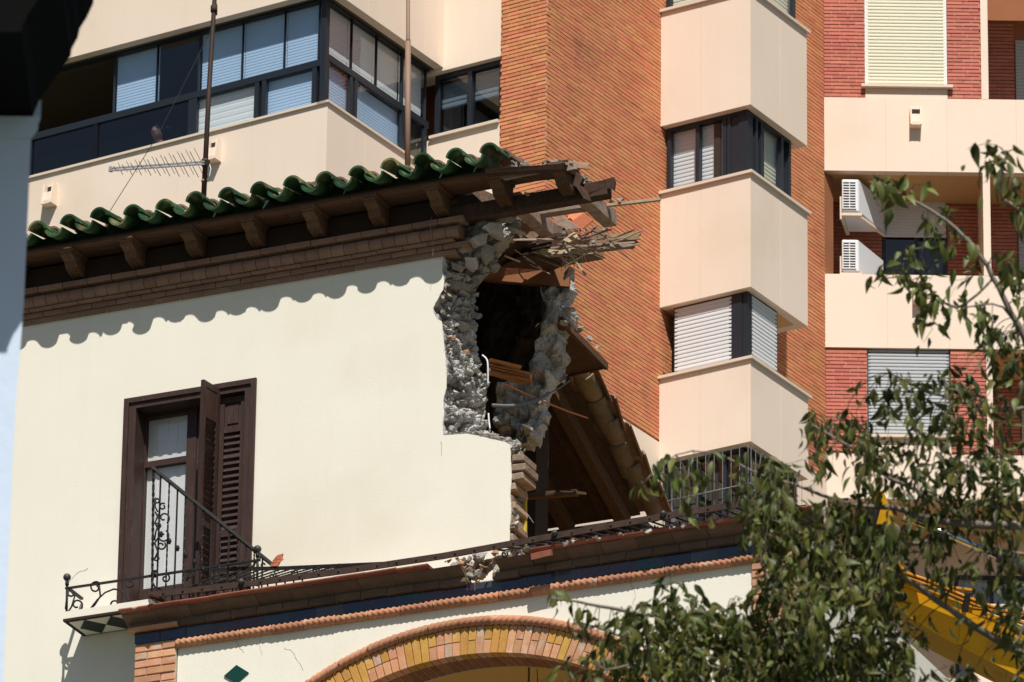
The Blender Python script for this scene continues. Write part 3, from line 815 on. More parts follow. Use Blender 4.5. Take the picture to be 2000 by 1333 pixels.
def wall_back(b):     # inner face of the wall, set back behind the plaster
    o2 = [(x - (.1 if i > 3 else 0), z) for i, (x, z) in enumerate(outer)]
    o3 = [Vector((x, z, 0)) for x, z in o2]; h3 = [Vector((x, z, 0)) for x, z in hole]
    b.add([H.w(x, -.45, z) for x, z in o2 + hole], [tuple(t) for t in tessellate_polygon([o3, h3])])
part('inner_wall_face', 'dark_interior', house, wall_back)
part('side_wall', 'house_plaster', house, lambda b: b.box(H, XL - .3, XL, -4.5, 0, GZ, 29.1))

# broken edge: rough rubble between the plaster line and the inner line
def resample(n):
    fpts = [hp(a[0], a[1], 0.0) for a, _ in FR]
    bpts = [hp(b_[0], b_[1], -.30 if i > 23 else -.5) for i, (_, b_) in enumerate(FR)]
    L = [0]
    for i in range(1, len(fpts)): L.append(L[-1] + (fpts[i] - fpts[i - 1]).length * .7 + (bpts[i] - bpts[i - 1]).length * .3)
    out = []
    for k in range(n):
        t = L[-1] * k / (n - 1); i = 0
        while i < len(L) - 2 and L[i + 1] < t: i += 1
        q = (t - L[i]) / max(1e-6, L[i + 1] - L[i]); q = min(1, max(0, q))
        out.append((fpts[i].lerp(fpts[i + 1], q), bpts[i].lerp(bpts[i + 1], q)))
    return out
NR, NC = 420, 74
FRACT = resample(NR)
def fracture(b):
    vs, fs = [], []
    for i, (p, q) in enumerate(FRACT):
        for j in range(NC):
            t = j / (NC - 1); c = p.lerp(q, t)
            e = min(t * 6, 1.0) * (1 if t < .85 else 1 - (t - .85) * 3)
            x_, d_, z_ = H.loc(c)
            w = Vector((x_ * 4.2 + .5 * mnoise.noise(c * 4), d_ * 4.2, z_ * 7.5 + .5 * mnoise.noise(c * 5 + Vector((3, 1, 2)))))
            dist, pts = mnoise.voronoi(w)
            hsh = mnoise.cell(pts[0] * 3.7 + Vector((.5, .5, .5))); tilt_ = (w - pts[0]).dot(Vector((math.sin(hsh * 30), math.cos(hsh * 30), .4))) * .05
            edge = min(1.0, (dist[1] - dist[0]) / .22)
            w2 = Vector((x_ * 12 + mnoise.noise(c * 9), d_ * 12, z_ * 19 + mnoise.noise(c * 8 + Vector((5, 1, 2)))))
            ds2, pt2 = mnoise.voronoi(w2); h2 = mnoise.cell(pt2[0] * 2.9 + Vector((.5, .5, .5))); e2 = min(1.0, (ds2[1] - ds2[0]) / .25)
            n1 = fnoise(c, 2.6, 3); n2 = .5 - abs(mnoise.noise(c * 11)) * 2; n3 = .5 - abs(mnoise.noise(c * 27)) * 2
            disp = (.05 * n1 + .07 * (hsh - .5) + tilt_ - .04 * (1 - edge) + .05 * (h2 - .5) - .022 * (1 - e2) + .014 * n2 + .012 * n3) * e
            c = c + (H.a * .8 + H.n * .55) * disp + H.a * (.012 * mnoise.noise(c * 24)) * (1 if j == 0 else 0)
            if j == 0: c = c + H.n * .004
            vs.append(c)
    for i in range(NR - 1):
        for j in range(NC - 1): fs.append((i * NC + j, i * NC + j + 1, (i + 1) * NC + j + 1, (i + 1) * NC + j))
    b.add(vs, fs)
part('broken_rubble_core', 'rubble', house, fracture)

def stone_mesh(seed, sx, sy, sz, m, blocky=.6):
    r = random.Random(seed * 7 + 1); bm = bmesh.new()
    for q in range(11):
        c = Vector((r.gauss(0, 1), r.gauss(0, 1), r.gauss(0, 1))).normalized(); k = max(abs(c.x), abs(c.y), abs(c.z)); c = c.lerp(c / k, blocky) * r.uniform(.75, 1.1)
        bm.verts.new(Vector((c.x * sx, c.y * sy, c.z * sz)))
    bmesh.ops.convex_hull(bm, input=bm.verts)
    bmesh.ops.delete(bm, geom=[v for v in bm.verts if not v.link_faces], context='VERTS')
    if sx > .03:
        for q in range(2): bmesh.ops.subdivide_edges(bm, edges=list(bm.edges), cuts=1, use_grid_fill=True)
        bmesh.ops.triangulate(bm, faces=bm.faces)
        for v in bm.verts:
            n_ = mnoise.noise(v.co * 22 + Vector((seed, 0, 0))) * .012 + mnoise.noise(v.co * 60 + Vector((0, seed, 0))) * .006
            v.co += v.co.normalized() * n_
    me = bpy.data.meshes.new('rubble_stone'); bm.to_mesh(me); bm.free(); me.materials.append(MATS[m]); return me
STONES = [stone_mesh(i, rnd.uniform(.06, .11), rnd.uniform(.06, .11), rnd.uniform(.035, .065), 'rubble_stone', .75) for i in range(14)]
BRICKBITS = [stone_mesh(40 + i, .07, .06, .03, 'old_brick', .85) for i in range(4)]
CHIPS = [stone_mesh(60 + i, .02, .02, .013, 'rubble_stone', .5) for i in range(4)]
mat('jamb_stone', rgb(168, 146, 126), .95, col2=rgb(128, 106, 88), nscale=8, obj=.25, bump=.8, bscale=30, bdist=.01, fine=.1)
def rot_rand(r, tilt=.5):
    return Matrix.Rotation(r.uniform(-3.1, 3.1), 4, 'Z') @ Matrix.Rotation(r.gauss(0, tilt), 4, 'X') @ Matrix.Rotation(r.gauss(0, tilt), 4, 'Y')
def put(name, me, wp, rot, sc=1.0, parent=None):
    o = bpy.data.objects.new(name, me); COL.objects.link(o); o.parent = parent or house
    o.matrix_local = minv(parent or house) @ Matrix.Translation(wp) @ Matrix.Rotation(H.ang, 4, 'Z') @ rot @ Matrix.Scale(sc, 4)
    return o
r5 = random.Random(5)
for k in range(60):
    i = r5.randrange(9, NR - 68); t = r5.uniform(.06, .95)
    p, q = FRACT[i]; c = p.lerp(q, t)
    top = i < 115
    if 137 < i < 186 and r5.random() < .75: continue      # smooth mortar lump in the middle
    sc = r5.uniform(.55, 1.1) if top else r5.uniform(.25, .7)
    me = r5.choice(BRICKBITS) if r5.random() < .14 else r5.choice(STONES)
    put('rubble_stone', me, c - (H.a * .8 + H.n * .5) * r5.uniform(.0, .04) - H.n * .05, rot_rand(r5, .2), sc)
for k in range(90):
    i = r5.randrange(60, NR - 90); t = r5.uniform(.02, 1)
    p, q = FRACT[i]; put('rubble_chip', r5.choice(CHIPS), p.lerp(q, t) + (H.a * .8 + H.n * .5) * .03, rot_rand(r5, .8), r5.uniform(.7, 1.8))
# stones hanging on under the eave, right of the cornice end
for (u, v, d, sc) in [(905, 490, .05, 2.0), (935, 470, .02, 2.2), (965, 455, .0, 2.4), (985, 430, -.05, 2.4), (950, 495, -.1, 2.0), (920, 515, -.05, 1.8), (980, 475, -.2, 2.2), (1005, 450, -.25, 1.9), (945, 440, .05, 1.8), (900, 535, -.1, 1.6),
                     (958, 520, -.25, 1.5), (930, 540, -.25, 1.5), (890, 520, -.02, 1.5), (1000, 420, -.1, 1.6), (960, 425, .02, 1.5)]:
    put('rubble_stone', r5.choice(STONES), hp(u, v, d - .1), rot_rand(r5, .25), sc * .62)
# brick jamb below (end of the lower wall)
for k in range(14):
    z = 26.36 - k * .095
    jm = local_mesh('jamb_brick', lambda b: b.box(ID, 0, .12 + .02 * (k % 2), -.3, 0, 0, .07), 'jamb_stone', bevel=.008)
    s_ = front[-3][0]
    if k < 3: instance('jamb_brick', jm, house, H, s_ - .005, -.02, z + .1, rot_rand(r5, 0) if 0 else Matrix.Rotation(r5.uniform(-.06, .06), 4, 'Y'))
    else: instance('jamb_brick', jm, house, H, s_ - .11 + r5.uniform(-.02, .02), -.03, z + .1, Matrix.Rotation(r5.uniform(-.15, .15), 4, 'Y'))
part('yellow_plaster_edge', 'yellow_plaster', house, lambda b: b.prism([hp(1021, 935, -.3), hp(1027, 950, -.3), hp(1027, 1075, -.3), hp(1019, 1078, -.3)], H.n * -.03))

# ---------------------------------------------------------------- cornice of moulded bricks
ZC = 28.62
def course(z, h, d, L, s_end, prof='flat', m='cornice_brick', gap=.006, name='cornice_brick'):
    if prof == 'flat': fn = lambda b: b.box(ID, 0, L - gap, -.15, 0, 0, h - gap)
    else:
        def fn(b):
            pts = [Vector((0, .14, 0)), Vector((0, .0, 0))]
            n = 7
            pts = [Vector((0, .16, 0))] + [Vector((0, .045 - .045 * math.sin(math.pi * k / n) * 1.0, (h - gap) * k / n)) for k in range(n + 1)] + [Vector((0, .16, h - gap))]
            b.prism(pts, Vector((L - gap, 0, 0)))
    me = local_mesh(name, fn, m, bevel=.003 if prof == 'flat' else 0)
    s = -4.2 - (L / 2 if int(z * 100) % 2 else 0)
    while s < s_end - L * .3:
        crack = .006 if s > 1.0 else 0
        instance(name, me, house, H, s, d + r5.uniform(-.003, .003), z, Matrix.Rotation(r5.gauss(0, .004 + crack), 4, 'Y'))
        s += L
course(ZC, .05, .03, .26, 1.4)
course(ZC + .05, .052, .055, .26, 1.5)
course(ZC + .102, .03, .10, .26, 1.56)
course(ZC + .132, .125, .145, .13, 1.62, 'torus')
course(ZC + .257, .055, .175, .26, 1.66)
part('cornice_core', 'lime_mortar', house, lambda b: b.box(H, XL, 1.35, -.3, .02, ZC + .004, 29.12))
part('frieze', 'fascia_dark', house, lambda b: b.box(H, XL, 1.72, -.1, .1, ZC + .31, 29.15))

# ---------------------------------------------------------------- eave: soffit boards, corbels, tiles
ZS = 29.165
SE = hs(1010, 330, .5)[0]
for k in range(3):
    d0 = .115 + k * .105
    s = -5.0 + k * .7
    while s < SE:
        L = 2.1; e = min(s + L - .006, SE + (.05 if k == 2 else -.1 * k))
        if e - s > .1: part('soffit_board', 'soffit_board', house, lambda b: b.box(H, s, e, d0, d0 + .101, ZS, ZS + .028))
        s += L
part('eave_fascia', 'fascia_dark', house, lambda b: b.box(H, -5, SE - .1, .36, .42, ZS + .03, ZS + .05))
# corbel: abacus plus S-curved body with reeded underside
def corbel_fn(b):
    W = .125
    prof = [(.0, .0), (-.32, .0), (-.32, -.04), (-.30, -.045), (-.295, -.065), (-.27, -.085), (-.235, -.092), (-.205, -.108), (-.19, -.14), (-.17, -.165), (-.02, -.205), (0, -.205)]
    b.prism([Vector((0, y, z)) for y, z in prof], Vector((W, 0, 0)))
    b.box(ID, -.02, W + .02, .0, .335, -.03, -.001)
    for k in range(4): b.add([Vector((.016 + k * .03 + dx, y, z)) for y, z in ((-.17, -.168), (-.02, -.208)) for dx in (0, .012)] + [Vector((.016 + k * .03 + .006, y, z - .012)) for y, z in ((-.17, -.168), (-.02, -.208))],
                             [(0, 2, 5, 4), (1, 3, 5, 4), (0, 1, 4), (2, 3, 5)])
cm = local_mesh('corbel', corbel_fn, 'corbel_wood')
cs0 = hs(620, 445, .2)[0] - .06
SPC = .632
for k in range(-6, 5):
    instance('corbel', cm, house, H, cs0 + k * SPC, .12, ZS, None)
# tiles
def tile_fn(L, r0, r1, th, up, a0=8):
    def fn(b):
        n = 12; vs = []; fs = []
        for (y, r) in ((0, r0), (L, r1)):
            for rr in (r, r - th):
                for k in range(n + 1):
                    a = R(a0) + (math.pi - 2 * R(a0)) * k / n
                    vs.append(Vector((math.cos(a) * rr, y, math.sin(a) * rr * (1 if up else -1))))
        m = n + 1
        for k in range(n):
            fs += [(k, k + 1, 2 * m + k + 1, 2 * m + k), (m + k, m + k + 1, 3 * m + k + 1, 3 * m + k), (k, k + 1, m + k + 1, m + k), (2 * m + k, 2 * m + k + 1, 3 * m + k + 1, 3 * m + k)]
        for k in (0, n): fs.append((k, m + k, 3 * m + k, 2 * m + k))
        b.add(vs, fs)
    return fn
cover = local_mesh('roof_tile', tile_fn(.42, .098, .08, .02, True), 'green_glaze')
channel = local_mesh('roof_tile', tile_fn(.42, .1, .085, .02, False), 'green_glaze')
cover2 = local_mesh('roof_tile', tile_fn(.42, .1, .088, .02, True, 2), 'terracotta')
channel2 = local_mesh('roof_tile', tile_fn(.42, .1, .088, .02, False), 'terracotta')
TP = .3335
tilt = Matrix.Rotation(R(9), 4, 'X')
spk = hs(572, 352, .6)[0]
zc_ = ZS + .135
for k in range(-14, 7):
    s = spk + k * TP
    if k <= 6:
        instance('roof_tile', cover, house, H, s, .62 + r5.uniform(-.022, .022), zc_ + r5.uniform(-.01, .01), tilt @ Matrix.Rotation(r5.gauss(0, .04), 4, 'Z') @ Matrix.Rotation(r5.gauss(0, .05), 4, 'Y'))
        instance('roof_tile', cover2, house, H, s + r5.uniform(-.012, .012), .30, zc_ + .065, tilt @ Matrix.Rotation(r5.gauss(0, .03), 4, 'Z'))
        instance('roof_tile', cover2, house, H, s + r5.uniform(-.012, .012), -.04, zc_ + .12, tilt)
    if k <= 5:
        instance('roof_tile', channel, house, H, s + TP / 2 + r5.uniform(-.012, .012), .60 + r5.uniform(-.02, .02), zc_ + .012 + r5.uniform(-.008, .008), tilt @ Matrix.Rotation(r5.gauss(0, .05), 4, 'Y'))
        instance('roof_tile', channel2, house, H, s + TP / 2, .27, zc_ + .075, tilt)
        put('bedding_mortar', r5.choice(BRICKBITS if r5.random() < .4 else STONES), H.w(s + TP / 2 + .03 * r5.uniform(-1, 1), .42, zc_ + .02), rot_rand(r5, .3), r5.uniform(.4, .7))
part('tile_bedding', 'green_fascia', house, lambda b: b.hexa([H.w(-5, .34, ZS + .052), H.w(SE - .45, .34, ZS + .052), H.w(SE - .45, .05, ZS + .052), H.w(-5, .05, ZS + .052), H.w(-5, .30, zc_ + .05), H.w(SE - .45, .30, zc_ + .05), H.w(SE - .45, .05, zc_ + .1), H.w(-5, .05, zc_ + .1)]))
# roof behind the tiles (closed, out of sight from the street)
part('roof_deck', 'terracotta', house, lambda b: b.hexa([H.w(XL, .2, 29.185), H.w(1.55, .2, 29.185), H.w(1.75, -2.9, 29.72), H.w(XL, -2.9, 29.72),
                                                       H.w(XL, .2, 29.33), H.w(1.55, .2, 29.33), H.w(1.75, -2.9, 29.86), H.w(XL, -2.9, 29.86)]))
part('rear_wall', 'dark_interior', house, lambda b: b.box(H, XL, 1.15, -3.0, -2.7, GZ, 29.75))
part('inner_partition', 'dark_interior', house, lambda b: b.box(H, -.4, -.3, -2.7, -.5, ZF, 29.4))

# timbers of the torn corner --------------------------------------------------
def pbeam(name, m, a, b_, w, h, up=Vector((0, 0, 1)), **kw):
    return part(name, m, house, lambda q: q.beam(hp(*a), hp(*b_), w, h, up), bevel=.004, **kw)
# front plank still lying on the eave, lit on its broken edge
part('eave_plank', 'beam_brown', house, lambda b: b.hexa([hp(948, 338, .5), hp(1100, 330, .5), hp(1128, 345, .15), hp(985, 362, .15), hp(946, 330, .52), hp(1102, 320, .52), hp(1130, 333, .15), hp(985, 352, .15)]))
pbeam('wall_plate', 'beam_brown', (880, 425, .06), (1190, 370, .06), .12, .15)
pbeam('rafter', 'beam_grey', (1004, 390, .1), (1068, 448, -.75), .13, .14)
pbeam('rafter', 'beam_grey', (1128, 372, .1), (1192, 430, -.75), .13, .14)
pbeam('rafter', 'beam_brown', (880, 405, .1), (930, 440, -.6), .13, .14)
pbeam('purlin', 'beam_grey', (1040, 416, -.45), (1160, 398, -.45), .1, .1)
pbeam('roof_lath', 'pale_wood', (1150, 406, -.5), (1290, 390, -.5), .03, .03)
# lintel / ceiling remains across the void
part('inner_beam', 'brown_plaster', house, lambda b: b.hexa([hp(940, 546, -1.1), hp(1112, 560, -1.6), hp(1118, 566, -2.0), hp(950, 552, -1.5), hp(975, 500, -1.1), hp(1112, 520, -1.6), hp(1118, 526, -2.0), hp(980, 506, -1.5)]))
for (u0, v0, d0, u1, v1, d1, w, h, m) in [(985, 494, -.8, 1108, 500, -1.3, .45, .03, 'beam_brown'), (1000, 484, -.9, 1165, 481, -1.2, .3, .025, 'beam_grey'), (1075, 490, -.8, 1240, 479, -1.1, .1, .025, 'beam_grey'), (1000, 507, -.9, 1105, 514, -1.4, .45, .03, 'beam_brown')]:
    pbeam('torn_plank', m, (u0, v0, d0), (u1, v1, d1), w, h, Vector((r5.uniform(-.15, .15), r5.uniform(-.15, .15), 1)))
def shard(m, pts, d, th=.02, name='torn_board', dd=0.0):
    n_ = len(pts); b = MB(); b.prism([hp(u, v, d + dd * (u - pts[0][0]) / 100.0) for u, v in pts], H.n * -th + Vector((0, 0, th * .3))); return b.build(name, m, house)
shard('beam_grey', [(946, 334), (1000, 328), (1060, 323), (1102, 316), (1114, 320), (1124, 330), (1108, 333), (1060, 338), (1020, 344), (984, 352), (972, 345)], .42, .05)
shard('beam_brown', [(1098, 340), (1112, 333), (1128, 338), (1138, 349), (1132, 362), (1146, 380), (1150, 392), (1140, 388), (1126, 366), (1108, 356)], .2, .06)
shard('beam_brown', [(1140, 362), (1160, 358), (1178, 352), (1198, 346), (1201, 356), (1199, 372), (1190, 368), (1170, 372), (1150, 382), (1143, 376)], .12, .03)
shard('orange_tile', [(1116, 433), (1139, 417), (1159, 430), (1137, 448)], -.95, .02, 'broken_tile')
shard('beam_grey', [(1082, 426), (1094, 421), (1108, 430), (1133, 446), (1112, 448), (1090, 441)], -.9, .03)
shard('beam_brown', [(1012, 468), (1040, 466), (1090, 471), (1098, 476), (1093, 487), (1050, 484), (1016, 481)], -.85, .04)
shard('pale_wood', [(1099, 469), (1121, 453), (1128, 463), (1112, 474)], -.85, .025)
shard('terracotta', [(1150, 476), (1158, 458), (1166, 442), (1172, 450), (1190, 462), (1210, 470), (1206, 477), (1170, 482)], -1.0, .05, 'broken_tile')
shard('beam_grey', [(1128, 489), (1160, 481), (1215, 476), (1250, 478), (1220, 483), (1170, 487), (1150, 491)], -.95, .03)
shard('pale_wood', [(1036, 494), (1060, 486), (1095, 489), (1120, 484), (1136, 490), (1118, 497), (1128, 503), (1100, 500), (1070, 503), (1058, 498)], -.75, .02)
shard('terracotta', [(1026, 462), (1036, 452), (1060, 454), (1048, 464), (1040, 470)], -.85, .05, 'broken_tile')
shard('beam_brown', [(1052, 470), (1080, 456), (1100, 455), (1098, 461), (1075, 466)], -.9, .03)
# splintered slivers
for k in range(70):
    u = r5.uniform(1005, 1205); v = 500 - (u - 1010) * .12 + r5.gauss(-6, 10); d = r5.uniform(-1.2, -.7); L = r5.uniform(8, 55)
    sl = r5.gauss(-.08, .35)
    pbeam('splinter', r5.choice(['pale_wood', 'beam_grey', 'beam_grey', 'beam_brown']), (u, v, d), (u + L, v + L * sl, d + r5.uniform(-.2, .2)), r5.uniform(.006, .03), r5.uniform(.004, .014))
for k in range(12):
    u = r5.uniform(1090, 1140); v = r5.uniform(484, 505)
    pbeam('splinter', 'pale_wood', (u, v, -.75), (u + r5.uniform(-8, 10), v + r5.uniform(8, 34), -.75), .006, .006)
pbeam('splinter', 'pale_wood', (1100, 478, -.7), (1144, 538, -.7), .035, .02)
pbeam('splinter', 'pale_wood', (985, 500, -.4), (1016, 512, -.5), .02, .012)
for k in range(8): pbeam('splinter', 'pale_wood', (1066 + r5.uniform(-40, 40), 372, .05), (1066 + r5.uniform(-40, 40), 385 + r5.uniform(-8, 14), .05), .005, .005)
for k in range(46):
    u = r5.uniform(1010, 1190); v = 476 - (u - 1010) * .06 + r5.gauss(-4, 12)
    put('rubble_chip', r5.choice(STONES), hp(u, v, r5.uniform(-1.2, -.85)), rot_rand(r5, .6), r5.uniform(.1, .42))
for (u, v, d_) in ((1142, 349, .05), (1150, 354, .0), (1136, 352, .1), (1210, 390, -.5), (1190, 394, -.5), (1030, 380, .1), (1165, 388, -.3)): put('rubble_chip', r5.choice(STONES), hp(u, v, d_), rot_rand(r5, .6), r5.uniform(.3, .6))

def rough_slab(name, m, outline, d, th, amp, parent, cell=.02, tiltd=0.0):
    """rubble wall remnant: outline in picture points on the plane at depth d, broken edges and rough face"""
    P = [hs(u, v, d) for u, v in outline]
    x0, x1 = min(p[0] for p in P), max(p[0] for p in P); z0, z1 = min(p[1] for p in P), max(p[1] for p in P)
    def inside(x, z):
        c = False; n = len(P)
        for i in range(n):
            (xa, za), (xb, zb) = P[i], P[(i + 1) % n]
            if (za > z) != (zb > z) and x < (xb - xa) * (z - za) / (zb - za) + xa: c = not c
        return c
    nx, nz = int((x1 - x0) / cell) + 2, int((z1 - z0) / cell) + 2
    idx = {}; vs = []; fs = []
    def V(i, j, back):
        k = (i, j, back)
        if k not in idx:
            x, z = x0 + (i + .35 * mnoise.noise((i * 1.7, j * 1.3, 2))) * cell, z0 + (j + .35 * mnoise.noise((i * 1.1, j * 1.9, 7))) * cell
            c = H.w(x, d, z)
            n_ = amp * (fnoise(c, 3.0, 5) + .5 * (mnoise.cell(c * 7) - .5))
            idx[k] = len(vs); vs.append(H.w(x, d - (th if back else 0) + (n_ if not back else -n_ * .5) + tiltd * (x - x0), z))
        return idx[k]
    def jag(i, j):
        x, z = x0 + (i + .5) * cell, z0 + (j + .5) * cell
        return inside(x + .06 * fnoise((x * 5, z * 5, d)), z + .06 * fnoise((x * 5 + 9, z * 5, d)))
    cells = {(i, j) for i in range(nx) for j in range(nz) if jag(i, j)}
    for (i, j) in cells:
        fs.append((V(i, j, 0), V(i + 1, j, 0), V(i + 1, j + 1, 0), V(i, j + 1, 0)))
        for (a, c, ni) in (((i, j), (i + 1, j), (i, j - 1)), ((i + 1, j), (i + 1, j + 1), (i + 1, j)), ((i + 1, j + 1), (i, j + 1), (i, j + 1)), ((i, j + 1), (i, j), (i - 1, j))):
            if ni not in cells: fs.append((V(*a, 0), V(*c, 0), V(*c, 1), V(*a, 1)))
    b = MB(); b.add(vs, fs); o = b.build(name, m, parent)
    bm = bmesh.new(); bm.from_mesh(o.data)
    for _ in range(7): bmesh.ops.smooth_vert(bm, verts=bm.verts, factor=.5, use_axis_x=True, use_axis_y=True, use_axis_z=True)
    for v in bm.verts:
        q = v.co; dist, pts = mnoise.voronoi(Vector((q.x * 4.5, q.y * 4.5, q.z * 7)))
        v.co = q + Vector((mnoise.noise(q * 9), mnoise.noise(q * 9 + Vector((7, 3, 1))), mnoise.noise(q * 9 + Vector((1, 8, 4))))) * .02 + Vector((.35, -.85, .1)) * (.09 * (mnoise.cell(pts[0] * 3.3) - .5) - .04 * (1 - min(1, (dist[1] - dist[0]) / .2)) + .03 * (.5 - abs(mnoise.noise(q * 14)) * 2) + .016 * (.5 - abs(mnoise.noise(q * 31)) * 2))
    bm.to_mesh(o.data); bm.free(); return o
rough_slab('rubble_wall_remnant', 'rubble', [(1085, 505), (1108, 520), (1118, 545), (1104, 575), (1112, 600), (1106, 622), (1090, 640), (1084, 668), (1094, 700), (1090, 722), (1072, 742), (1056, 760), (1056, 790), (1048, 815), (1046, 842), (1030, 858), (1000, 856),
           (958, 856), (955, 800), (950, 745), (985, 742), (1010, 725), (1028, 700), (1044, 672), (1050, 640), (1056, 610), (1060, 575), (1050, 545)], -1.55, .45, .12, house)
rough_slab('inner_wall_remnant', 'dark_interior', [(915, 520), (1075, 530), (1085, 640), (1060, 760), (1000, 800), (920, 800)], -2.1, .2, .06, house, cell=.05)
for (u, v, d, sc) in [(1112, 533, -1.4, 1.7), (1108, 605, -1.45, 1.4), (1100, 632, -1.4, 1.2), (1090, 715, -1.4, 1.5), (1075, 690, -1.4, 1.3), (1060, 785, -1.4, 1.2), (1030, 840, -1.35, 1.6), (1000, 800, -1.35, 1.5), (1040, 760, -1.4, 1.2), (985, 835, -1.3, 1.6), (1015, 780, -1.38, 1.2)]:
    put('rubble_stone', r5.choice(STONES), hp(u, v, d), rot_rand(r5, .3), sc * .5)
# broken joist sticking out of the wall, raw orange wood
part('broken_joist', 'fresh_wood', house, lambda b: b.hexa([hp(950, 728, -.55), hp(1035, 746, -.9), hp(1040, 750, -1.0), hp(955, 733, -.7), hp(952, 708, -.55), hp(1030, 726, -.9), hp(1038, 732, -1.0), hp(958, 712, -.7)]))
for k in range(12):
    a = r5.uniform(0, 1)
    pbeam('splinter', 'fresh_wood', (955, 704 + a * 28, -.55), (r5.uniform(1010, 1048), 722 + a * 26 + r5.uniform(-4, 4), -.9), .03, .012)
pbeam('splinter', 'fresh_wood', (955, 703, -.54), (1018, 718, -.75), .04, .025)
# cables and conduits dangling in the gap
def cable(name, m, pts, r):
    P = [hp(*p) for p in pts]; out = []
    for i in range(len(P) - 1):
        p0, p1, p2, p3 = P[max(0, i - 1)], P[i], P[i + 1], P[min(len(P) - 1, i + 2)]
        for k in range(5):
            t = k / 5
            out.append(.5 * ((2 * p1) + (p2 - p0) * t + (2 * p0 - 5 * p1 + 4 * p2 - p3) * t * t + (3 * p1 - p0 - 3 * p2 + p3) * t ** 3))
    out.append(P[-1]); b = MB(); b.tube(out, r, 7); return b.build(name, m, house)
cable('conduit', 'cable_grey', [(962, 792, -.5), (1000, 793, -.7), (1040, 785, -.9), (1062, 776, -1.0), (1072, 768, -1.05)], .018)
cable('wire', 'cable_grey', [(1070, 770, -1.05), (1095, 757, -1.2), (1114, 743, -1.3)], .007)
cable('conduit', 'copper', [(980, 748, -.6), (1040, 775, -.9), (1100, 800, -1.3), (1148, 817, -1.6)], .009)
cable('conduit', 'white_plastic', [(942, 694, -.38), (951, 703, -.38), (953, 720, -.38), (953, 752, -.4)], .008)
cable('conduit', 'white_plastic', [(954, 808, -.38), (955, 822, -.38), (957, 838, -.38)], .008)

# ---------------------------------------------------------------- rear roof seen from below
V0, V1 = hp(1122, 730, -2.75), hp(1272, 1003, -4.25)
vd = (V1 - V0).normalized(); perp = Vector((0, 0, 1)) - vd * vd.z; perp.normalize()
nb = 9
for k in range(nb):
    a = H.a * (-.12 - k * .2)
    part('roof_board', 'beam_brown', house, lambda b: b.hexa([V0 + a - vd * .3, V1 + a, V1 + a - H.a * .195, V0 + a - H.a * .195 - vd * .3] + [p + perp * .025 for p in (V0 + a - vd * .3, V1 + a, V1 + a - H.a * .195, V0 + a - H.a * .195 - vd * .3)]))
for k, a in enumerate((.26, .85, 1.45)):
    part('rafter', 'corbel_wood', house, lambda b: b.beam(V0 - H.a * a - perp * .07 - vd * .3, V1 - H.a * a - perp * .07, .11, .13, perp))
tA = local_mesh('roof_tile', tile_fn(.4, .105, .088, .02, True), 'terracotta')
tB = local_mesh('roof_tile', tile_fn(.4, .105, .088, .02, False), 'terracotta')
slope_rot = Matrix.Rotation(math.asin(vd.z), 4, 'X')
Lv = (V1 - V0).length
for col_, off in ((0, .02), (1, -.16), (2, -.34)):
    for k in range(7):
        p = V0 + vd * (k * Lv / 6.4 - .15) + H.a * (off + r5.uniform(-.015, .015)) + perp * (.04 + .012 * (k % 2))
        s_, d_, z_ = H.loc(p)
        instance('roof_tile', tB if col_ % 2 == 0 else tA, house, H, s_, d_, z_ + (.06 if col_ % 2 == 0 else .09), slope_rot @ Matrix.Rotation(r5.gauss(0, .04), 4, 'Z'))
for k in range(5):
    p = V0 + vd * (k * Lv / 5 + .05) + H.a * (.12 + r5.uniform(-.02, .02)) + perp * .06
    s_, d_, z_ = H.loc(p); instance('roof_tile', tA, house, H, s_, d_, z_, slope_rot @ Matrix.Rotation(r5.gauss(0, .06), 4, 'Z'))
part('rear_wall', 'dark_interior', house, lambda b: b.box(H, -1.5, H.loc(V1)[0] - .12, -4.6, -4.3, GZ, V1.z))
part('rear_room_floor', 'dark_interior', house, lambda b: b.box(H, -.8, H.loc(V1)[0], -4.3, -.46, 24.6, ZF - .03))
# surviving stretch of side eave
part('side_eave_board', 'soffit_board', house, lambda b: b.hexa([hp(1084, 742, -2.6), hp(1178, 722, -2.6), hp(1188, 717, -2.75), hp(1090, 622, -1.45), hp(1084, 737, -2.6), hp(1178, 717, -2.6), hp(1188, 712, -2.75), hp(1092, 616, -1.45)]))
part('side_eave_edge', 'corbel_wood', house, lambda b: b.beam(hp(1096, 626, -1.5), hp(1184, 716, -2.7), .04, .07))
for k in range(5):
    t = k / 5; p = hp(1098, 618, -1.5).lerp(hp(1186, 706, -2.7), t); put('rubble_chip', r5.choice(CHIPS), p + Vector((0, 0, .05)), rot_rand(r5, .6), 1.8)
pbeam('fallen_joist', 'corbel_wood', (1026, 970, -1.6), (1128, 963, -1.6), .06, .055)
pbeam('splinter', 'pale_wood', (1095, 961, -1.58), (1144, 964, -1.6), .04, .015)
pbeam('splinter', 'beam_grey', (1028, 1002, -1.0), (1042, 1022, -1.0), .01, .01)

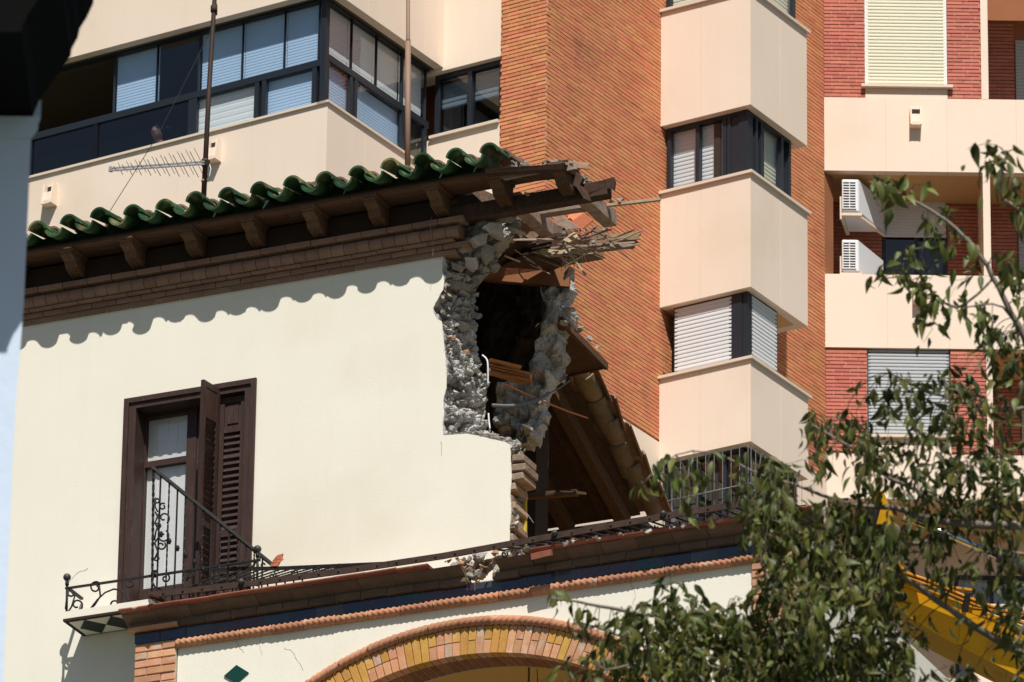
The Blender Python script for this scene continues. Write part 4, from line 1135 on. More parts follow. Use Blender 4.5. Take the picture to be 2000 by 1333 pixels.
# ---------------------------------------------------------------- balcony door
DD = -.08
dr = part('door_frame', 'door_wood', house, lambda b: (
    b.box(H, dx0 - .01, dx0 + .10, -.30, .025, dz0, dz1 + .01), b.box(H, dx1 - .10, dx1 + .01, -.30, .025, dz0, dz1 + .01), b.box(H, dx0 + .1, dx1 - .1, -.30, .025, dz1 - .085, dz1 + .01),
    b.box(H, dx0 - .02, dx0 + .03, .02, .045, dz0, dz1 + .02), b.box(H, dx1 - .03, dx1 + .02, .02, .045, dz0, dz1 + .02), b.box(H, dx0 + .03, dx1 - .03, .02, .045, dz1 - .03, dz1 + .02)))
gx0, gx1 = hs(286, 820, DD - .1)[0], hs(366, 820, DD - .1)[0]
zm = hs(326, 902, DD - .1)[1]; zt = hs(326, 812, DD - .1)[1]
lf = part('door_leaf', 'door_wood', house, lambda b: (
    b.box(H, dx0 + .1, gx0, DD - .16, DD - .1, dz0, dz1 - .085), b.box(H, gx1, gx1 + .1, DD - .16, DD - .1, dz0, dz1 - .085), b.box(H, gx0, gx1, DD - .16, DD - .1, zt, dz1 - .086),
    b.box(H, gx0, gx1, DD - .158, DD - .098, zm - .03, zm + .03), b.box(H, gx0, gx1, DD - .16, DD - .1, dz0, dz0 + .4)))
part('pane', 'glass_door', lf, lambda b: b.quad(H.w(gx0 - .01, DD - .13, zm + .02), H.w(gx1 + .01, DD - .13, zm + .02), H.w(gx1 + .01, DD - .13, zt + .01), H.w(gx0 - .01, DD - .13, zt + .01)))
part('pane', 'glass_door', lf, lambda b: b.quad(H.w(gx0 - .01, DD - .13, dz0 + .38), H.w(gx1 + .01, DD - .13, dz0 + .38), H.w(gx1 + .01, DD - .13, zm - .02), H.w(gx0 - .01, DD - .13, zm - .02)))
part('curtain', 'curtain', lf, lambda b: [b.box(H, gx0 - .05 + k * .05, gx0 + k * .05, DD - .175 - .006 * (k % 2), DD - .168 - .006 * (k % 2), dz0, zt + .06) for k in range(11)])
lf2 = part('door_leaf', 'door_wood', house, lambda b: (b.box(H, gx1 + .102, dx1 - .1, DD - .17, DD - .11, dz0, dz1 - .086), b.box(H, gx1 + .13, gx1 + .19, DD - .11, DD - .09, dz0, dz1 - .1)))
# louvred shutter leaf (closed against the frame) and the folded one
def shutter(fr, x0, x1, d, zb, zt_, parent_name='shutter_leaf'):
    w = .045; ztp = zt_ - .33; zmid = zb + (ztp - zb) * .42
    sh = part(parent_name, 'door_wood', house, lambda b: (
        b.box(fr, x0, x0 + w, d - .035, d, zb, zt_), b.box(fr, x1 - w, x1, d - .035, d, zb, zt_), b.box(fr, x0 + w, x1 - w, d - .034, d - .001, zt_ - .06, zt_),
        b.box(fr, x0 + w, x1 - w, d - .034, d - .001, ztp - .03, ztp + .03), b.box(fr, x0 + w, x1 - w, d - .034, d - .001, zmid - .03, zmid + .03), b.box(fr, x0 + w, x1 - w, d - .034, d - .001, zb, zb + .1)))
    part('raised_panel', 'door_wood', sh, lambda b: (b.box(fr, x0 + w, x1 - w, d - .028, d - .018, ztp + .03, zt_ - .06), b.box(fr, x0 + w + .03, x1 - w - .03, d - .02, d - .006, ztp + .06, zt_ - .09)))
    for za, zb_ in ((zmid + .03, ztp - .03), (zb + .1, zmid - .03)):
        n = int((zb_ - za) / .062)
        for k in range(n):
            z = za + (k + .5) * (zb_ - za) / n; t = .012 if (k * 7) % 11 else .03
            part('slat', 'door_wood', sh, lambda b: b.hexa([fr.w(x0 + w, d - .004, z - .026), fr.w(x1 - w, d - .004, z - .026), fr.w(x1 - w, d - .012, z - .028), fr.w(x0 + w, d - .012, z - .028),
                                                       fr.w(x0 + w, d - .026, z + t), fr.w(x1 - w, d - .026, z + t), fr.w(x1 - w, d - .034, z + t - .002), fr.w(x0 + w, d - .034, z + t - .002)]))
    return sh
sx0, sx1 = hs(429, 800, -.02)[0], hs(478, 800, -.02)[0]
shutter(H, sx0, sx1, -.03, dz0 + .01, dz1 - .1)
hinge = H.w(sx0 - .012, .02, 0)
FS = Frame(hinge, -24 - 98)            # folded leaf stands out from the wall, edge on
shutter(FS, .0, .27, .0, dz0 + .01, dz1 - .03)
part('room_behind_door', 'dark_interior', house, lambda b: b.box(H, dx0 - .3, dx1 + .3, -1.3, -1.2, dz0 - .1, dz1 + .3))

# ---------------------------------------------------------------- porch: arch wall, ledge, tiles, rope moulding
PD = .55
CX, CZ, RI, RE = 1.863, 21.61, 2.785, 3.045
pxl, pxr = hs(347, 1290, PD)[0], 2 * CX - hs(347, 1290, PD)[0]
ZT = 24.88
def spandrel(b):
    n = 48
    arc = [(CX + (RE + .01) * math.cos(math.pi * k / n), CZ + (RE + .01) * math.sin(math.pi * k / n)) for k in range(n + 1)]
    arc = [(max(pxl + .001, min(pxr - .001, x)), z) for x, z in arc]
    top = [(pxl, ZT), (pxr, ZT)]
    for d_ in (PD, PD - .4):
        for k in range(n):
            (xa, za), (xb, zb) = arc[k], arc[k + 1]
            b.add([H.w(xa, d_, za), H.w(xb, d_, zb), H.w(xb, d_, ZT), H.w(xa, d_, ZT)], [(0, 1, 2, 3)])
    b.add([H.w(pxl, PD, GZ), H.w(pxl + .002, PD, GZ), H.w(pxl + .002, PD, CZ), H.w(pxl, PD, CZ)], [(0, 1, 2, 3)])
part('arch_wall', 'house_plaster', house, spandrel)
# voussoirs: single bricks, some full depth, some in two halves
nv = 118
half = [local_mesh('arch_brick', (lambda i: (lambda b: b.hexa([Vector((-.001, 0, 0)) for _ in range(0)] or [Vector((x * s_, y, z)) for (y, z, s_) in () for x in ()]))) (0), None)] if 0 else None
def vouss(r0, r1, w_in, dep, m):
    k = (r0 / RE) 
    def fn(b):
        wa, wb = w_in * r0 / RI / 2 - .004, w_in * r1 / RI / 2 - .004
        b.hexa([Vector((-wa, 0, r0)), Vector((wa, 0, r0)), Vector((wa, dep, r0)), Vector((-wa, dep, r0)), Vector((-wb, 0, r1)), Vector((wb, 0, r1)), Vector((wb, dep, r1)), Vector((-wb, dep, r1))])
    return local_mesh('arch_brick', fn, m, bevel=.003)
WIN = math.pi * RI / nv
rm = (RI + RE) / 2
VM = {(a, m): vouss(*rr, WIN, .12, m) for m in ('pink_brick', 'yellow_brick') for a, rr in (('full', (RI, RE)), ('in', (RI, rm - .004)), ('out', (rm + .004, RE)))}
SM = {m: vouss(RI + .003, RI + .06, WIN, .26, m) for m in ('soffit_brick',)}
yell = [62, 63, 64, 60, 52, 53, 54, 55, 47, 46, 45, 44, 43, 42, 41, 58, 70, 71, 72, 76, 77, 39, 38, 35, 36, 82, 83, 49]
for k in range(nv):
    a = math.pi * (k + .5) / nv; rot = Matrix.Rotation(-(a - math.pi / 2), 4, 'Y') if 0 else Matrix.Rotation(math.pi / 2 - a, 4, 'Y')
    kk = nv - 1 - k
    if a < .55 or a > math.pi - .55:
        if k % 1: continue
    m = 'yellow_brick' if (kk in yell or (r5.random() < .1)) else 'pink_brick'
    j = r5.uniform(-.004, .004)
    if r5.random() < .5: instance('arch_brick', VM[('full', m)], house, H, CX, PD + .012 + j, CZ, rot)
    else:
        instance('arch_brick', VM[('in', m if r5.random() < .5 else 'pink_brick')], house, H, CX, PD + .012 + j, CZ, rot)
        instance('arch_brick', VM[('out', m)], house, H, CX, PD + .011 + j * .5, CZ, rot)
    if .5 < a < 2.7: instance('soffit_brick', SM['soffit_brick'], house, H, CX, PD - .115, CZ, rot)
def arch_core(b):
    n = 60; vs = []; fs = []
    for k in range(n + 1):
        a = math.pi * k / n
        for r, d_ in ((RI + .01, PD - .005), (RE + .02, PD - .005), (RE + .02, PD - .4), (RI + .01, PD - .4)):
            vs.append(H.w(CX + r * math.cos(a), d_, CZ + r * math.sin(a)))
    for k in range(n):
        for q in range(4): fs.append((k * 4 + q, k * 4 + (q + 1) % 4, (k + 1) * 4 + (q + 1) % 4, (k + 1) * 4 + q))
    b.add(vs, fs)
part('arch_mortar', 'lime_mortar', house, arch_core)
# rope mouldings: short twisted clay lengths
def rope_mesh(L, r, curve=None, name='rope_moulding', twist=.052):
    def fn(b):
        n = max(6, int(L / .011)); m = 12; vs = []; fs = []
        for i in range(n + 1):
            y = L * i / n
            for j in range(m):
                a = 2 * math.pi * j / m
                rr = r * (1 + .17 * math.cos(4 * a - y / twist * 2 * math.pi * .9))
                if curve:
                    th = y / curve; c = Vector((0, 0, curve + math.cos(a) * rr)); c = Matrix.Rotation(th, 3, 'Y') @ c
                    vs.append(Vector((c.x, math.sin(a) * rr, c.z)))
                else: vs.append(Vector((y, math.cos(a) * rr, math.sin(a) * rr)))
        for i in range(n):
            for j in range(m): fs.append((i * m + j, i * m + (j + 1) % m, (i + 1) * m + (j + 1) % m, (i + 1) * m + j))
        fs.append(tuple(range(m))); fs.append(tuple(n * m + j for j in range(m)))
        b.add(vs, fs, True)
    return local_mesh(name, fn, 'rope_clay')
ZR = 24.905
rp = rope_mesh(.318, .04)
s = pxl
k = 0
while s < pxr - .1:
    instance('rope_moulding', rp, house, H, s, PD + .03 + r5.uniform(-.004, .004), ZR + r5.uniform(-.003, .003), None); s += .322
RC = RE + .045
ra = rope_mesh(.30, .042, RC)
na = int(math.pi * RC / .303)
for k in range(na):
    th = -math.pi / 2 + (k + .5) * math.pi / na - .15 / RC
    instance('rope_moulding', ra, house, H, CX, PD + .02 + r5.uniform(-.004, .004), CZ, Matrix.Rotation(th, 4, 'Y'))
# glazed band
tl = .262
s = pxl - .43
k = 0
while s < pxr + .42:
    me = local_mesh('glazed_tile', lambda b: b.box(ID, .002, tl - .002, -.02, 0, 0, .112), 'blue_tile_%d' % ((0, 0, 3, 1, 1, 2, 0, 3, 0, 0, 2, 1, 1, 3)[k % 14]), bevel=.003)
    inn = pxl < s + tl * .6 < pxr
    instance('glazed_tile', me, house, H, s, PD + (.035 if inn else .045), ZR + .044, None); s += tl; k += 1
part('band_mortar', 'lime_mortar', house, lambda b: b.box(H, pxl - .42, pxr + .41, PD - .3, PD + .028, ZR + .04, ZR + .157))
# ledge: moulded bricks and a red tile nosing; broken near the middle
BRK0, BRK1 = hs(880, 1100, .8)[0], hs(945, 1090, .8)[0]
ex0, ex1 = pxl - .5, pxr + .5
def ledge_course(name, m, z, h, d, L, prof=None, skip=(0, 0), g=.004, back=.25):
    def fn(b):
        if prof: b.prism([Vector((0, -y, zz)) for y, zz in prof], Vector((L - g, 0, 0)))
        else: b.box(ID, 0, L - g, -back, 0, 0, h)
    me = local_mesh(name, fn, m, bevel=.004 if not prof else 0)
    s = ex0 + (.0 if prof else .03)
    while s < ex1 - .03:
        if not (s + L * .7 > skip[0] and s + L * .3 < skip[1]):
            sag = -.02 * max(0, 1 - abs(s - BRK0) / .8)
            instance(name, me, house, H, s, d + r5.uniform(-.004, .004), z + sag + r5.uniform(-.002, .002), Matrix.Rotation(r5.gauss(0, .006), 4, 'Y'))
        s += L
ledge_course('ledge_brick', 'ledge_brick', ZR + .158, .062, .635, .26, skip=(BRK0 + .05, BRK1 - .1))
ledge_course('ledge_brick', 'ledge_brick', ZR + .222, .082, .735, .34, prof=[(-.25, 0), (-.12, 0), (-.11, .012), (-.085, .03), (-.05, .045), (-.02, .06), (0, .082), (-.25, .082)], skip=(BRK0, BRK1 + .05))
ledge_course('ledge_nosing', 'red_tile', ZR + .306, .03, .80, .31, prof=[(-.3, 0), (-.02, 0), (-.004, .006), (0, .015), (-.004, .025), (-.02, .03), (-.3, .03)], skip=(BRK0 - .05, BRK1 + .3))
part('ledge_core', 'lime_mortar', house, lambda b: (b.box(H, ex0 + .1, BRK0 - .02, 0, .6, ZR + .16, ZR + .3), b.box(H, BRK1, ex1 - .1, 0, .6, ZR + .16, ZR + .3), b.box(H, BRK0 - .1, BRK1 + .1, 0, .5, ZR + .158, ZR + .20)))
rough_slab('broken_ledge_core', 'jamb_stone', [(872, 1098), (900, 1088), (960, 1080), (1040, 1071), (1040, 1084), (950, 1100), (938, 1126), (902, 1134), (888, 1120)], .54, .2, .05, house)
for k in range(24):
    u = r5.uniform(886, 950); v = 1135 - (u - 886) * .15 + r5.uniform(-42, 8)
    put('rubble_stone', r5.choice(STONES + BRICKBITS), hp(u, v, r5.uniform(.5, .62)), rot_rand(r5, .5), r5.uniform(.35, .7))
for k in range(16):
    u = r5.uniform(880, 1470); v = 1097 - (u - 885) * .148 - 3
    put('rubble_chip', r5.choice(CHIPS), hp(u, v, .8), rot_rand(r5, .6), r5.uniform(.7, 2.0))
part('terrace_floor', 'red_tile', house, lambda b: b.box(H, ex0 + .25, ex1 - .2, -.44, .1, 24.66, ZF - .002))
# pilasters of single bricks
def pilaster(x0, x1):
    part('pilaster_core', 'lime_mortar', house, lambda b: b.box(H, x0 + .006, x1 - .004, PD - .45, PD + .028, GZ, ZR + .045))
    ch = .0775; k = 0; z = ZR + .04 - ch
    while z > GZ:
        w = x1 - x0
        cuts = [0, .3 * w, w] if k % 2 else [0, .66 * w, w]
        for a, c in zip(cuts[:-1], cuts[1:]):
            key = ('pil', round(c - a, 3))
            if key not in BRICKS_ONE: BRICKS_ONE[key] = [local_mesh('pilaster_brick', lambda b: b.box(ID, 0, c - a - .008, -.12, 0, 0, ch - .011), mm, bevel=.006) for mm in ('old_brick', 'pink_brick', 'old_brick')]
            instance('pilaster_brick', r5.choice(BRICKS_ONE[key]), house, H, x0 + a, PD + .042 + r5.uniform(-.005, .005), z, Matrix.Rotation(r5.gauss(0, .008), 4, 'Y'))
        z -= ch; k += 1
pilaster(pxl - .42, pxl); pilaster(pxr, pxr + .42)
part('pilaster_cap', 'old_brick', house, lambda b: b.box(H, pxl - .47, pxl + .03, PD - .1, .66, ZR + .157, ZR + .185))
part('pilaster_cap', 'old_brick', house, lambda b: b.box(H, pxr - .03, pxr + .47, PD - .1, .66, ZR + .157, ZR + .185))
# porch inside
part('porch_ceiling', 'ochre_plaster', house, lambda b: b.box(H, -1, pxr, -3.2, PD - .4, 24.52, 24.64))
part('porch_bounce_floor', 'paving', house, lambda b: b.box(H, -1.0, pxr, -3.2, 2.2, GZ - .1, GZ + .06))  # unseen pale floor, added to bounce sunlight up to the porch ceiling
part('porch_back_wall', 'ochre_plaster', house, lambda b: b.box(H, -1, pxr + .4, -3.4, -3.2, GZ, 24.6))
part('porch_side_wall', 'ochre_plaster', house, lambda b: b.box(H, -1.02, -.95, -3.2, -.42, GZ, 24.6))
part('porch_side_wall', 'house_plaster', house, lambda b: b.box(H, pxr + .1, pxr + .41, -3.41, PD - .46, GZ, ZR + .15))
# green lozenge tile
c0 = [hs(463, 1301, PD)[0], hs(463, 1318, PD)[1]]
part('lozenge_tile', 'green_tile', house, lambda b: b.prism([H.w(c0[0], PD + .002, c0[1] - .09), H.w(c0[0] + .125, PD + .002, c0[1]), H.w(c0[0], PD + .002, c0[1] + .09), H.w(c0[0] - .125, PD + .002, c0[1])], H.n * .012))
# hanging lantern on a chain in the porch
cs, cz = hs(1033, 1315, -.1)
lt = root('hanging_lantern', H.w(cs, -.1, 23.2), H.ang, 'dark lantern hanging on a chain under the arch', 'lantern')
b = MB()
for k in range(30):
    z = 24.51 - k * .034; t = k % 2
    pts = [H.w(cs + (.008 * math.cos(a) if t else 0), -.1 + (0 if t else .008 * math.cos(a)), z - .017 + .021 * math.sin(a)) for a in [i * math.pi / 5 for i in range(11)]]
    b.tube(pts, .0045, 5, caps=False)
b.build('chain', 'iron', lt)
b = MB(); b.box(H, cs - .1, cs + .1, -.2, 0, 23.2, 23.23); b.box(H, cs - .1, cs + .1, -.2, 0, 23.46, 23.5)
for sx in (-.09, .09):
    for sd in (-.19, -.01): b.box(H, cs + sx - .008, cs + sx + .008, sd - .008, sd + .008, 23.23, 23.46)
b.build('lantern_cage', 'iron', lt)
part('wire', 'iron', house, lambda b: b.tube([hp(1049, 1306, -.1), hp(1050, 1345, -.1)], .004, 5))

# balcony slab left of the porch, with patterned underside
SD = .40
sl0 = hs(127, 1195, SD); s_l = sl0[0]; s_r = pxl - .38
part('balcony_slab', 'house_plaster', house, lambda b: b.box(H, s_l, s_r, 0, SD, sl0[1] - .075, sl0[1]))
part('balcony_edge', 'fascia_dark', house, lambda b: b.box(H, s_l - .012, s_r, 0, SD + .012, sl0[1] - .10, sl0[1] - .076))
for k in range(3):
    a = s_l + .06 + k * .27
    part('lozenge_tile', 'black_tile' , house, lambda b: b.prism([H.w(a, SD * .5, sl0[1] - .101), H.w(a + .135, SD * .95, sl0[1] - .101), H.w(a + .27, SD * .5, sl0[1] - .101), H.w(a + .135, SD * .05, sl0[1] - .101)], (0, 0, -.004)))
part('slab_underside', 'house_plaster', house, lambda b: b.box(H, s_l + .03, s_r, .02, SD - .03, sl0[1] - .1022, sl0[1] - .09))
# ================================================================ ironwork, debris, masts
def twisted(b, p, q, w=.016, turns=6, twist=True):
    p, q = Vector(p), Vector(q); t = (q - p).normalized()
    x = t.orthogonal().normalized(); y = t.cross(x); n = 26 if twist else 1
    vs, fs = [], []
    for i in range(n + 1):
        a0 = (turns * 2 * math.pi * i / n * .5) if twist else .4
        c = p.lerp(q, i / n)
        for j in range(4):
            a = a0 + j * math.pi / 2
            vs.append(c + (x * math.cos(a) + y * math.sin(a)) * w * .75)
    for i in range(n):
        for j in range(4): fs.append((i * 4 + j, i * 4 + (j + 1) % 4, (i + 1) * 4 + (j + 1) % 4, (i + 1) * 4 + j))
    fs += [(0, 1, 2, 3), tuple(n * 4 + j for j in range(4))]
    b.add(vs, fs)
def spiral(c, r0, r1, a0, a1, n=18):
    return [(c[0] + (r0 + (r1 - r0) * k / n) * math.cos(R(a0 + (a1 - a0) * k / n)), c[1] - (r0 + (r1 - r0) * k / n) * math.sin(R(a0 + (a1 - a0) * k / n))) for k in range(n + 1)]
def scroll(parent, pts, d, r=.009, m='iron', d1=None):
    P = [hp(u, v, d + ((d1 - d) * k / (len(pts) - 1) if d1 is not None else 0)) for k, (u, v) in enumerate(pts)]
    b = MB(); b.tube(P, r, 6); b.build('scroll', m, parent)
IR = 'iron railings of the house'
# low balcony railing --------------------------------------------------
RD = SD - .02
br = root('balcony_railing', hp(131, 1195, RD), H.ang, 'low black scrolled iron balcony railing with ball finials in front of the shuttered door', 'railing', None)
part('top_rail', 'iron', br, lambda b: b.beam(hp(128, 1150, RD), hp(508, 1094, RD), .025, .018))
part('side_rail', 'iron_rust', br, lambda b: b.beam(hp(133, 1149, RD), hp(160, 1170, .03), .03, .02))
for u, v in ((131, 1128), (503, 1073)):
    part('ball_finial', 'iron_ball', br, lambda b: b.ball(hp(u, v, RD), .037, 16, 12))
    part('post', 'iron', br, lambda b: (b.tube([hp(u, v + 8, RD), hp(u, v + 16, RD)], .018, 8), b.tube([hp(u, v + 14, RD), hp(u - 1, v + 72, RD)], .012, 6)))
for pts in (spiral((187, 1148), 4, 12, 420, 60) + [(196, 1165), (185, 1182), (174, 1192)],
            [(176, 1190), (190, 1172), (205, 1158), (222, 1151), (236, 1153), (246, 1163), (252, 1178), (264, 1186)],
            spiral((223, 1182), 3, 11, 360, -60), spiral((255, 1140), 3, 9, 500, 180) + [(246, 1158), (252, 1172), (268, 1180)],
            spiral((140, 1158), 4, 10, 400, 120) + [(130, 1172), (128, 1190)],
            spiral((150, 1182), 4, 13, 300, -90), [(135, 1150), (146, 1165), (140, 1185), (133, 1196)],
            spiral((305, 1122), 3, 8, 400, 90) + [(297, 1135), (303, 1148), (315, 1152)], spiral((323, 1130), 3, 9, 90, 420), spiral((373, 1122), 3, 9, 500, 90) + [(364, 1135)],
            spiral((478, 1100), 3, 9, 0, 360), spiral((498, 1106), 2, 7, 90, 420), spiral((515, 1104), 2, 6, 0, 300),
            [(505, 1082), (508, 1092), (500, 1098), (492, 1108)]):
    scroll(br, pts, RD)
# upright side panel of the terrace railing, its far end dropped -----------
sp = root('terrace_side_railing', hp(298, 1172, .72), H.ang, 'black iron railing panel with twisted bars sloping down across the shuttered door', 'railing', None)
A3, B3 = hp(300, 916, .72), hp(545, 1114, .12)
part('hand_rail', 'iron', sp, lambda b: b.beam(A3 - (B3 - A3).normalized() * .02, B3, .045, .026))
twb = MB(); twisted(twb, hp(300, 918, .72), hp(297, 1170, .72), .02, 9); twb.build('post', 'iron', sp)
us = [314, 331, 347, 363, 380, 397, 414, 431, 448, 465, 481, 497, 513]
for k, u in enumerate(us):
    t = (u - 300) / 245.0; top = A3.lerp(B3, t)
    b = MB(); twisted(b, top, Vector((top.x, top.y, 25.22 if H.loc(top)[1] > .1 else ZF - .02)), .0125, 9, twist=(k % 2 == 1)); b.build('baluster', 'iron', sp)
    if k < 7:
        c = hp(u + (0 if k else 1), 1044 + k * 13.7, H.loc(top)[1]); part('collar', 'iron', sp, lambda b: (b.ball(c, .021, 8, 6, (1, 1, .8)), b.ball(c + Vector((0, 0, .016)), .015, 8, 5), b.ball(c - Vector((0, 0, .016)), .015, 8, 5)))
for pts in (spiral((307, 978), 3, 6, 480, 120) + [(303, 990), (308, 1000)], spiral((318, 990), 3, 7, 420, 60), spiral((320, 1012), 3, 12, 300, -60), [(303, 1000), (312, 1018), (304, 1040), (302, 1056)],
            spiral((309, 1028), 2, 6, 120, 480), spiral((318, 1048), 4, 13, 60, 420), [(303, 1060), (313, 1044), (303, 1022), (309, 1004)], spiral((315, 1066), 3, 9, 0, 400), [(302, 1060), (308, 1078), (302, 1092)], spiral((306, 1090), 2, 6, 200, -160)):
    scroll(sp, pts, .715, .0085)
# long fallen front railing --------------------------------------------------
BAR = [(290, 1163, .78), (475, 1142, .78), (676, 1115, .79), (862, 1087, .80), (1084, 1047, .82), (1290, 1010, .84), (1440, 986, .86), (1545, 970, .86)]
fr_ = root('fallen_terrace_railing', hp(290, 1163, .86), H.ang, 'long bent iron railing lying along the edge of the terrace', 'railing', None)
def bar_at(u):
    for (a, b_) in zip(BAR[:-1], BAR[1:]):
        if u <= b_[0]:
            t = (u - a[0]) / (b_[0] - a[0]); return tuple(a[i] + (b_[i] - a[i]) * t for i in range(3))
    return BAR[-1]
for a, c in zip(BAR[:-1], BAR[1:]): part('rail_bar', 'iron_rust', fr_, lambda b: b.beam(hp(*a), hp(*c), .016, .058))
part('rail_end', 'iron_rust', fr_, lambda b: b.beam(hp(292, 1163, .86), hp(320, 1174, .7), .05, .018))
for u in range(320, 1540, 38):
    a = bar_at(u); part('rivet', 'iron_rust', fr_, lambda b: b.ball(hp(a[0], a[1], a[2]) + H.n * .012, .011, 6, 5))
for u in (473, 1085, 1297):
    a = bar_at(u); part('ball_finial', 'iron_ball', fr_, lambda b: b.ball(hp(a[0], a[1] - 4, a[2]) + H.n * .02, .03, 14, 10))
part('lower_rail', 'iron', fr_, lambda b: (b.beam(hp(415, 1113, .3), hp(560, 1110, .45), .012, .035), b.beam(hp(560, 1110, .45), hp(760, 1101, .8), .012, .035)))
for k, u in enumerate(range(345, 660, 21)):
    a = bar_at(u); t = min(1, max(0, (u + 105 - 415) / 345)); e = (415 + 345 * t, 1113 - 12 * t + 2, .3 + .48 * t)
    b = MB(); twisted(b, hp(*a), hp(*e), .0125, 9, k % 2 == 0); b.build('baluster', 'iron', fr_)
    if k % 2: scroll(fr_, spiral((u + 40, a[1] - 14), 2, 8, 0, 420), .62, .008)
for k, u in enumerate(list(range(335, 600, 17))):
    a = bar_at(u); b = MB(); twisted(b, hp(*a), hp(u + 2, a[1] + 22, .68), .0115, 5, False); b.build('baluster', 'iron', fr_)
for k, u in enumerate(range(948, 1540, 24)):
    a = bar_at(u); ledge_v = 1086 - (u + 40 - 945) * .148
    b = MB(); twisted(b, hp(*a), hp(u + 42 + r5.uniform(-4, 4), ledge_v - 4, .55), .0155, 8, k % 2 == 0); b.build('baluster', 'iron', fr_)
    part('foot', 'iron', fr_, lambda b: b.beam(hp(u + 38, ledge_v - 4, .56), hp(u + 50, ledge_v - 6, .52), .02, .02))
for k in range(9):
    u = 960 + k * 48; a = bar_at(u); scroll(fr_, spiral((u + 25, a[1] + 14), 2, 7, 0, 400), .68, .008)

# loose debris ---------------------------------------------------------------
def shell_piece(name, m, c, r, L, arc, rot, label, cat):
    b = MB(); n = 8
    for k in range(n):
        a0, a1 = R(arc[0] + (arc[1] - arc[0]) * k / n), R(arc[0] + (arc[1] - arc[0]) * (k + 1) / n)
        j0, j1 = .02 * math.sin(k * 2.1), .02 * math.sin((k + 1) * 2.1)
        P = lambda a, rr, y: Vector((math.cos(a) * rr, y, math.sin(a) * rr - r))
        b.hexa([Vector(c) + (rot @ p) for p in (P(a0, r, j0), P(a1, r, j1), P(a1, r, L - j1), P(a0, r, L - j0), P(a0, r + .018, j0), P(a1, r + .018, j1), P(a1, r + .018, L - j1), P(a0, r + .018, L - j0))])
    return b.build(name, m, None, label=label, cat=cat)
HR = Matrix.Rotation(H.ang, 3, 'Z')
def shard_thing(name, m, pts, d, th, bow, label, cat):
    """broken piece of curved tile: outline bowed towards the viewer, real thickness"""
    um = sum(q[0] for q in pts) / len(pts); hw = max(abs(q[0] - um) for q in pts)
    b = MB(); b.prism([hp(u, v, d - bow * ((u - um) / hw) ** 2) for u, v in pts], H.n * -th + Vector((0, 0, th * .4))); return b.build(name, m, None, label=label, cat=cat)
shard_thing('tile_fragment', 'orange_tile', [(527, 1106), (531, 1098), (536, 1091), (541, 1085), (547, 1083), (551, 1082), (549, 1088), (551, 1094), (546, 1097), (541, 1106)], .45, .035, .02, 'bright orange tile fragment standing against the wall beside the door', 'tile fragment')
shell_piece('tile_fragment', 'terracotta', hp(1066, 316, .2), .085, .42, (10, 170), HR @ Matrix.Rotation(R(12), 3, 'X') @ Matrix.Rotation(R(-35), 3, 'Z'), 'pale terracotta roof tile lying loose on the broken eave plank', 'roof tile')
shard_thing('tile_fragment', 'red_tile', [(1036, 1082), (1052, 1078), (1075, 1073), (1076, 1085), (1066, 1087), (1050, 1091), (1038, 1094)], .82, .04, .0, 'red tile fragment tipping over the edge of the terrace ledge', 'tile fragment')
shell_piece('tile_fragment', 'orange_tile', hp(1127, 436, -1.0), .4, .16, (80, 104), HR @ Matrix.Rotation(R(55), 3, 'X') @ Matrix.Rotation(R(38), 3, 'Y'), 'brown tile fragment tilted on the torn planks under the rafters', 'tile fragment')
shell_piece('tile_fragment', 'orange_tile', hp(1112, 464, -1.0), .4, .12, (82, 102), HR @ Matrix.Rotation(R(40), 3, 'X') @ Matrix.Rotation(R(-20), 3, 'Y'), 'light tile fragment lying on the splintered planks', 'tile fragment')
shell_piece('tile_fragment', 'terracotta', hp(1185, 462, -1.1), .085, .3, (10, 170), HR @ Matrix.Rotation(R(15), 3, 'X') @ Matrix.Rotation(R(-60), 3, 'Z'), 'grey roof tile on the far tip of the splintered planks', 'roof tile')
for k in range(22):
    u = r5.uniform(965, 1120); v = 322 + (u - 965) * -.02 + r5.uniform(-6, 8)
    put('rubble_chip', r5.choice(STONES), hp(u, v, r5.uniform(.15, .45)), rot_rand(r5, .6), r5.uniform(.2, .5))
for k in range(60):
    u = r5.uniform(870, 1460); v = 1097 - (u - 885) * .148 - r5.uniform(1, 6)
    put('rubble_chip', r5.choice(CHIPS + BRICKBITS[:1]), hp(u, v, r5.uniform(.68, .78)), rot_rand(r5, .6), r5.uniform(.25, .9))
# thin cracks in the plaster
def crack(pts, d, w=.0035):
    P = [hp(u, v, d) for u, v in pts]; Q = [P[0]]
    for a, c in zip(P[:-1], P[1:]):
        for k in range(1, 4): Q.append(a.lerp(c, k / 3) + (H.a * r5.uniform(-.012, .012) + Vector((0, 0, r5.uniform(-.008, .008))) if k < 3 else Vector()))
    b = MB()
    for a, c in zip(Q[:-1], Q[1:]): b.beam(a, c, .001, w * r5.uniform(.5, 1.3), H.n.cross((c - a).normalized()))
    b.build('crack', 'crack_grey', house)
for pts, d in (([(555, 1266), (570, 1272), (580, 1290), (592, 1310)], PD), ([(462, 1250), (466, 1262), (476, 1275)], PD), ([(510, 1240), (508, 1265), (512, 1280)], PD), ([(1104, 1155), (1103, 1172)], PD),
               ([(1232, 1138), (1240, 1160), (1236, 1182)], PD), ([(130, 1141), (148, 1122), (172, 1110)], .001), ([(861, 862), (862, 890)], .001), ([(842, 425), (848, 470)], .16), ([(838, 430), (843, 465), (845, 500)], .18)):
    crack(pts, d + .001)

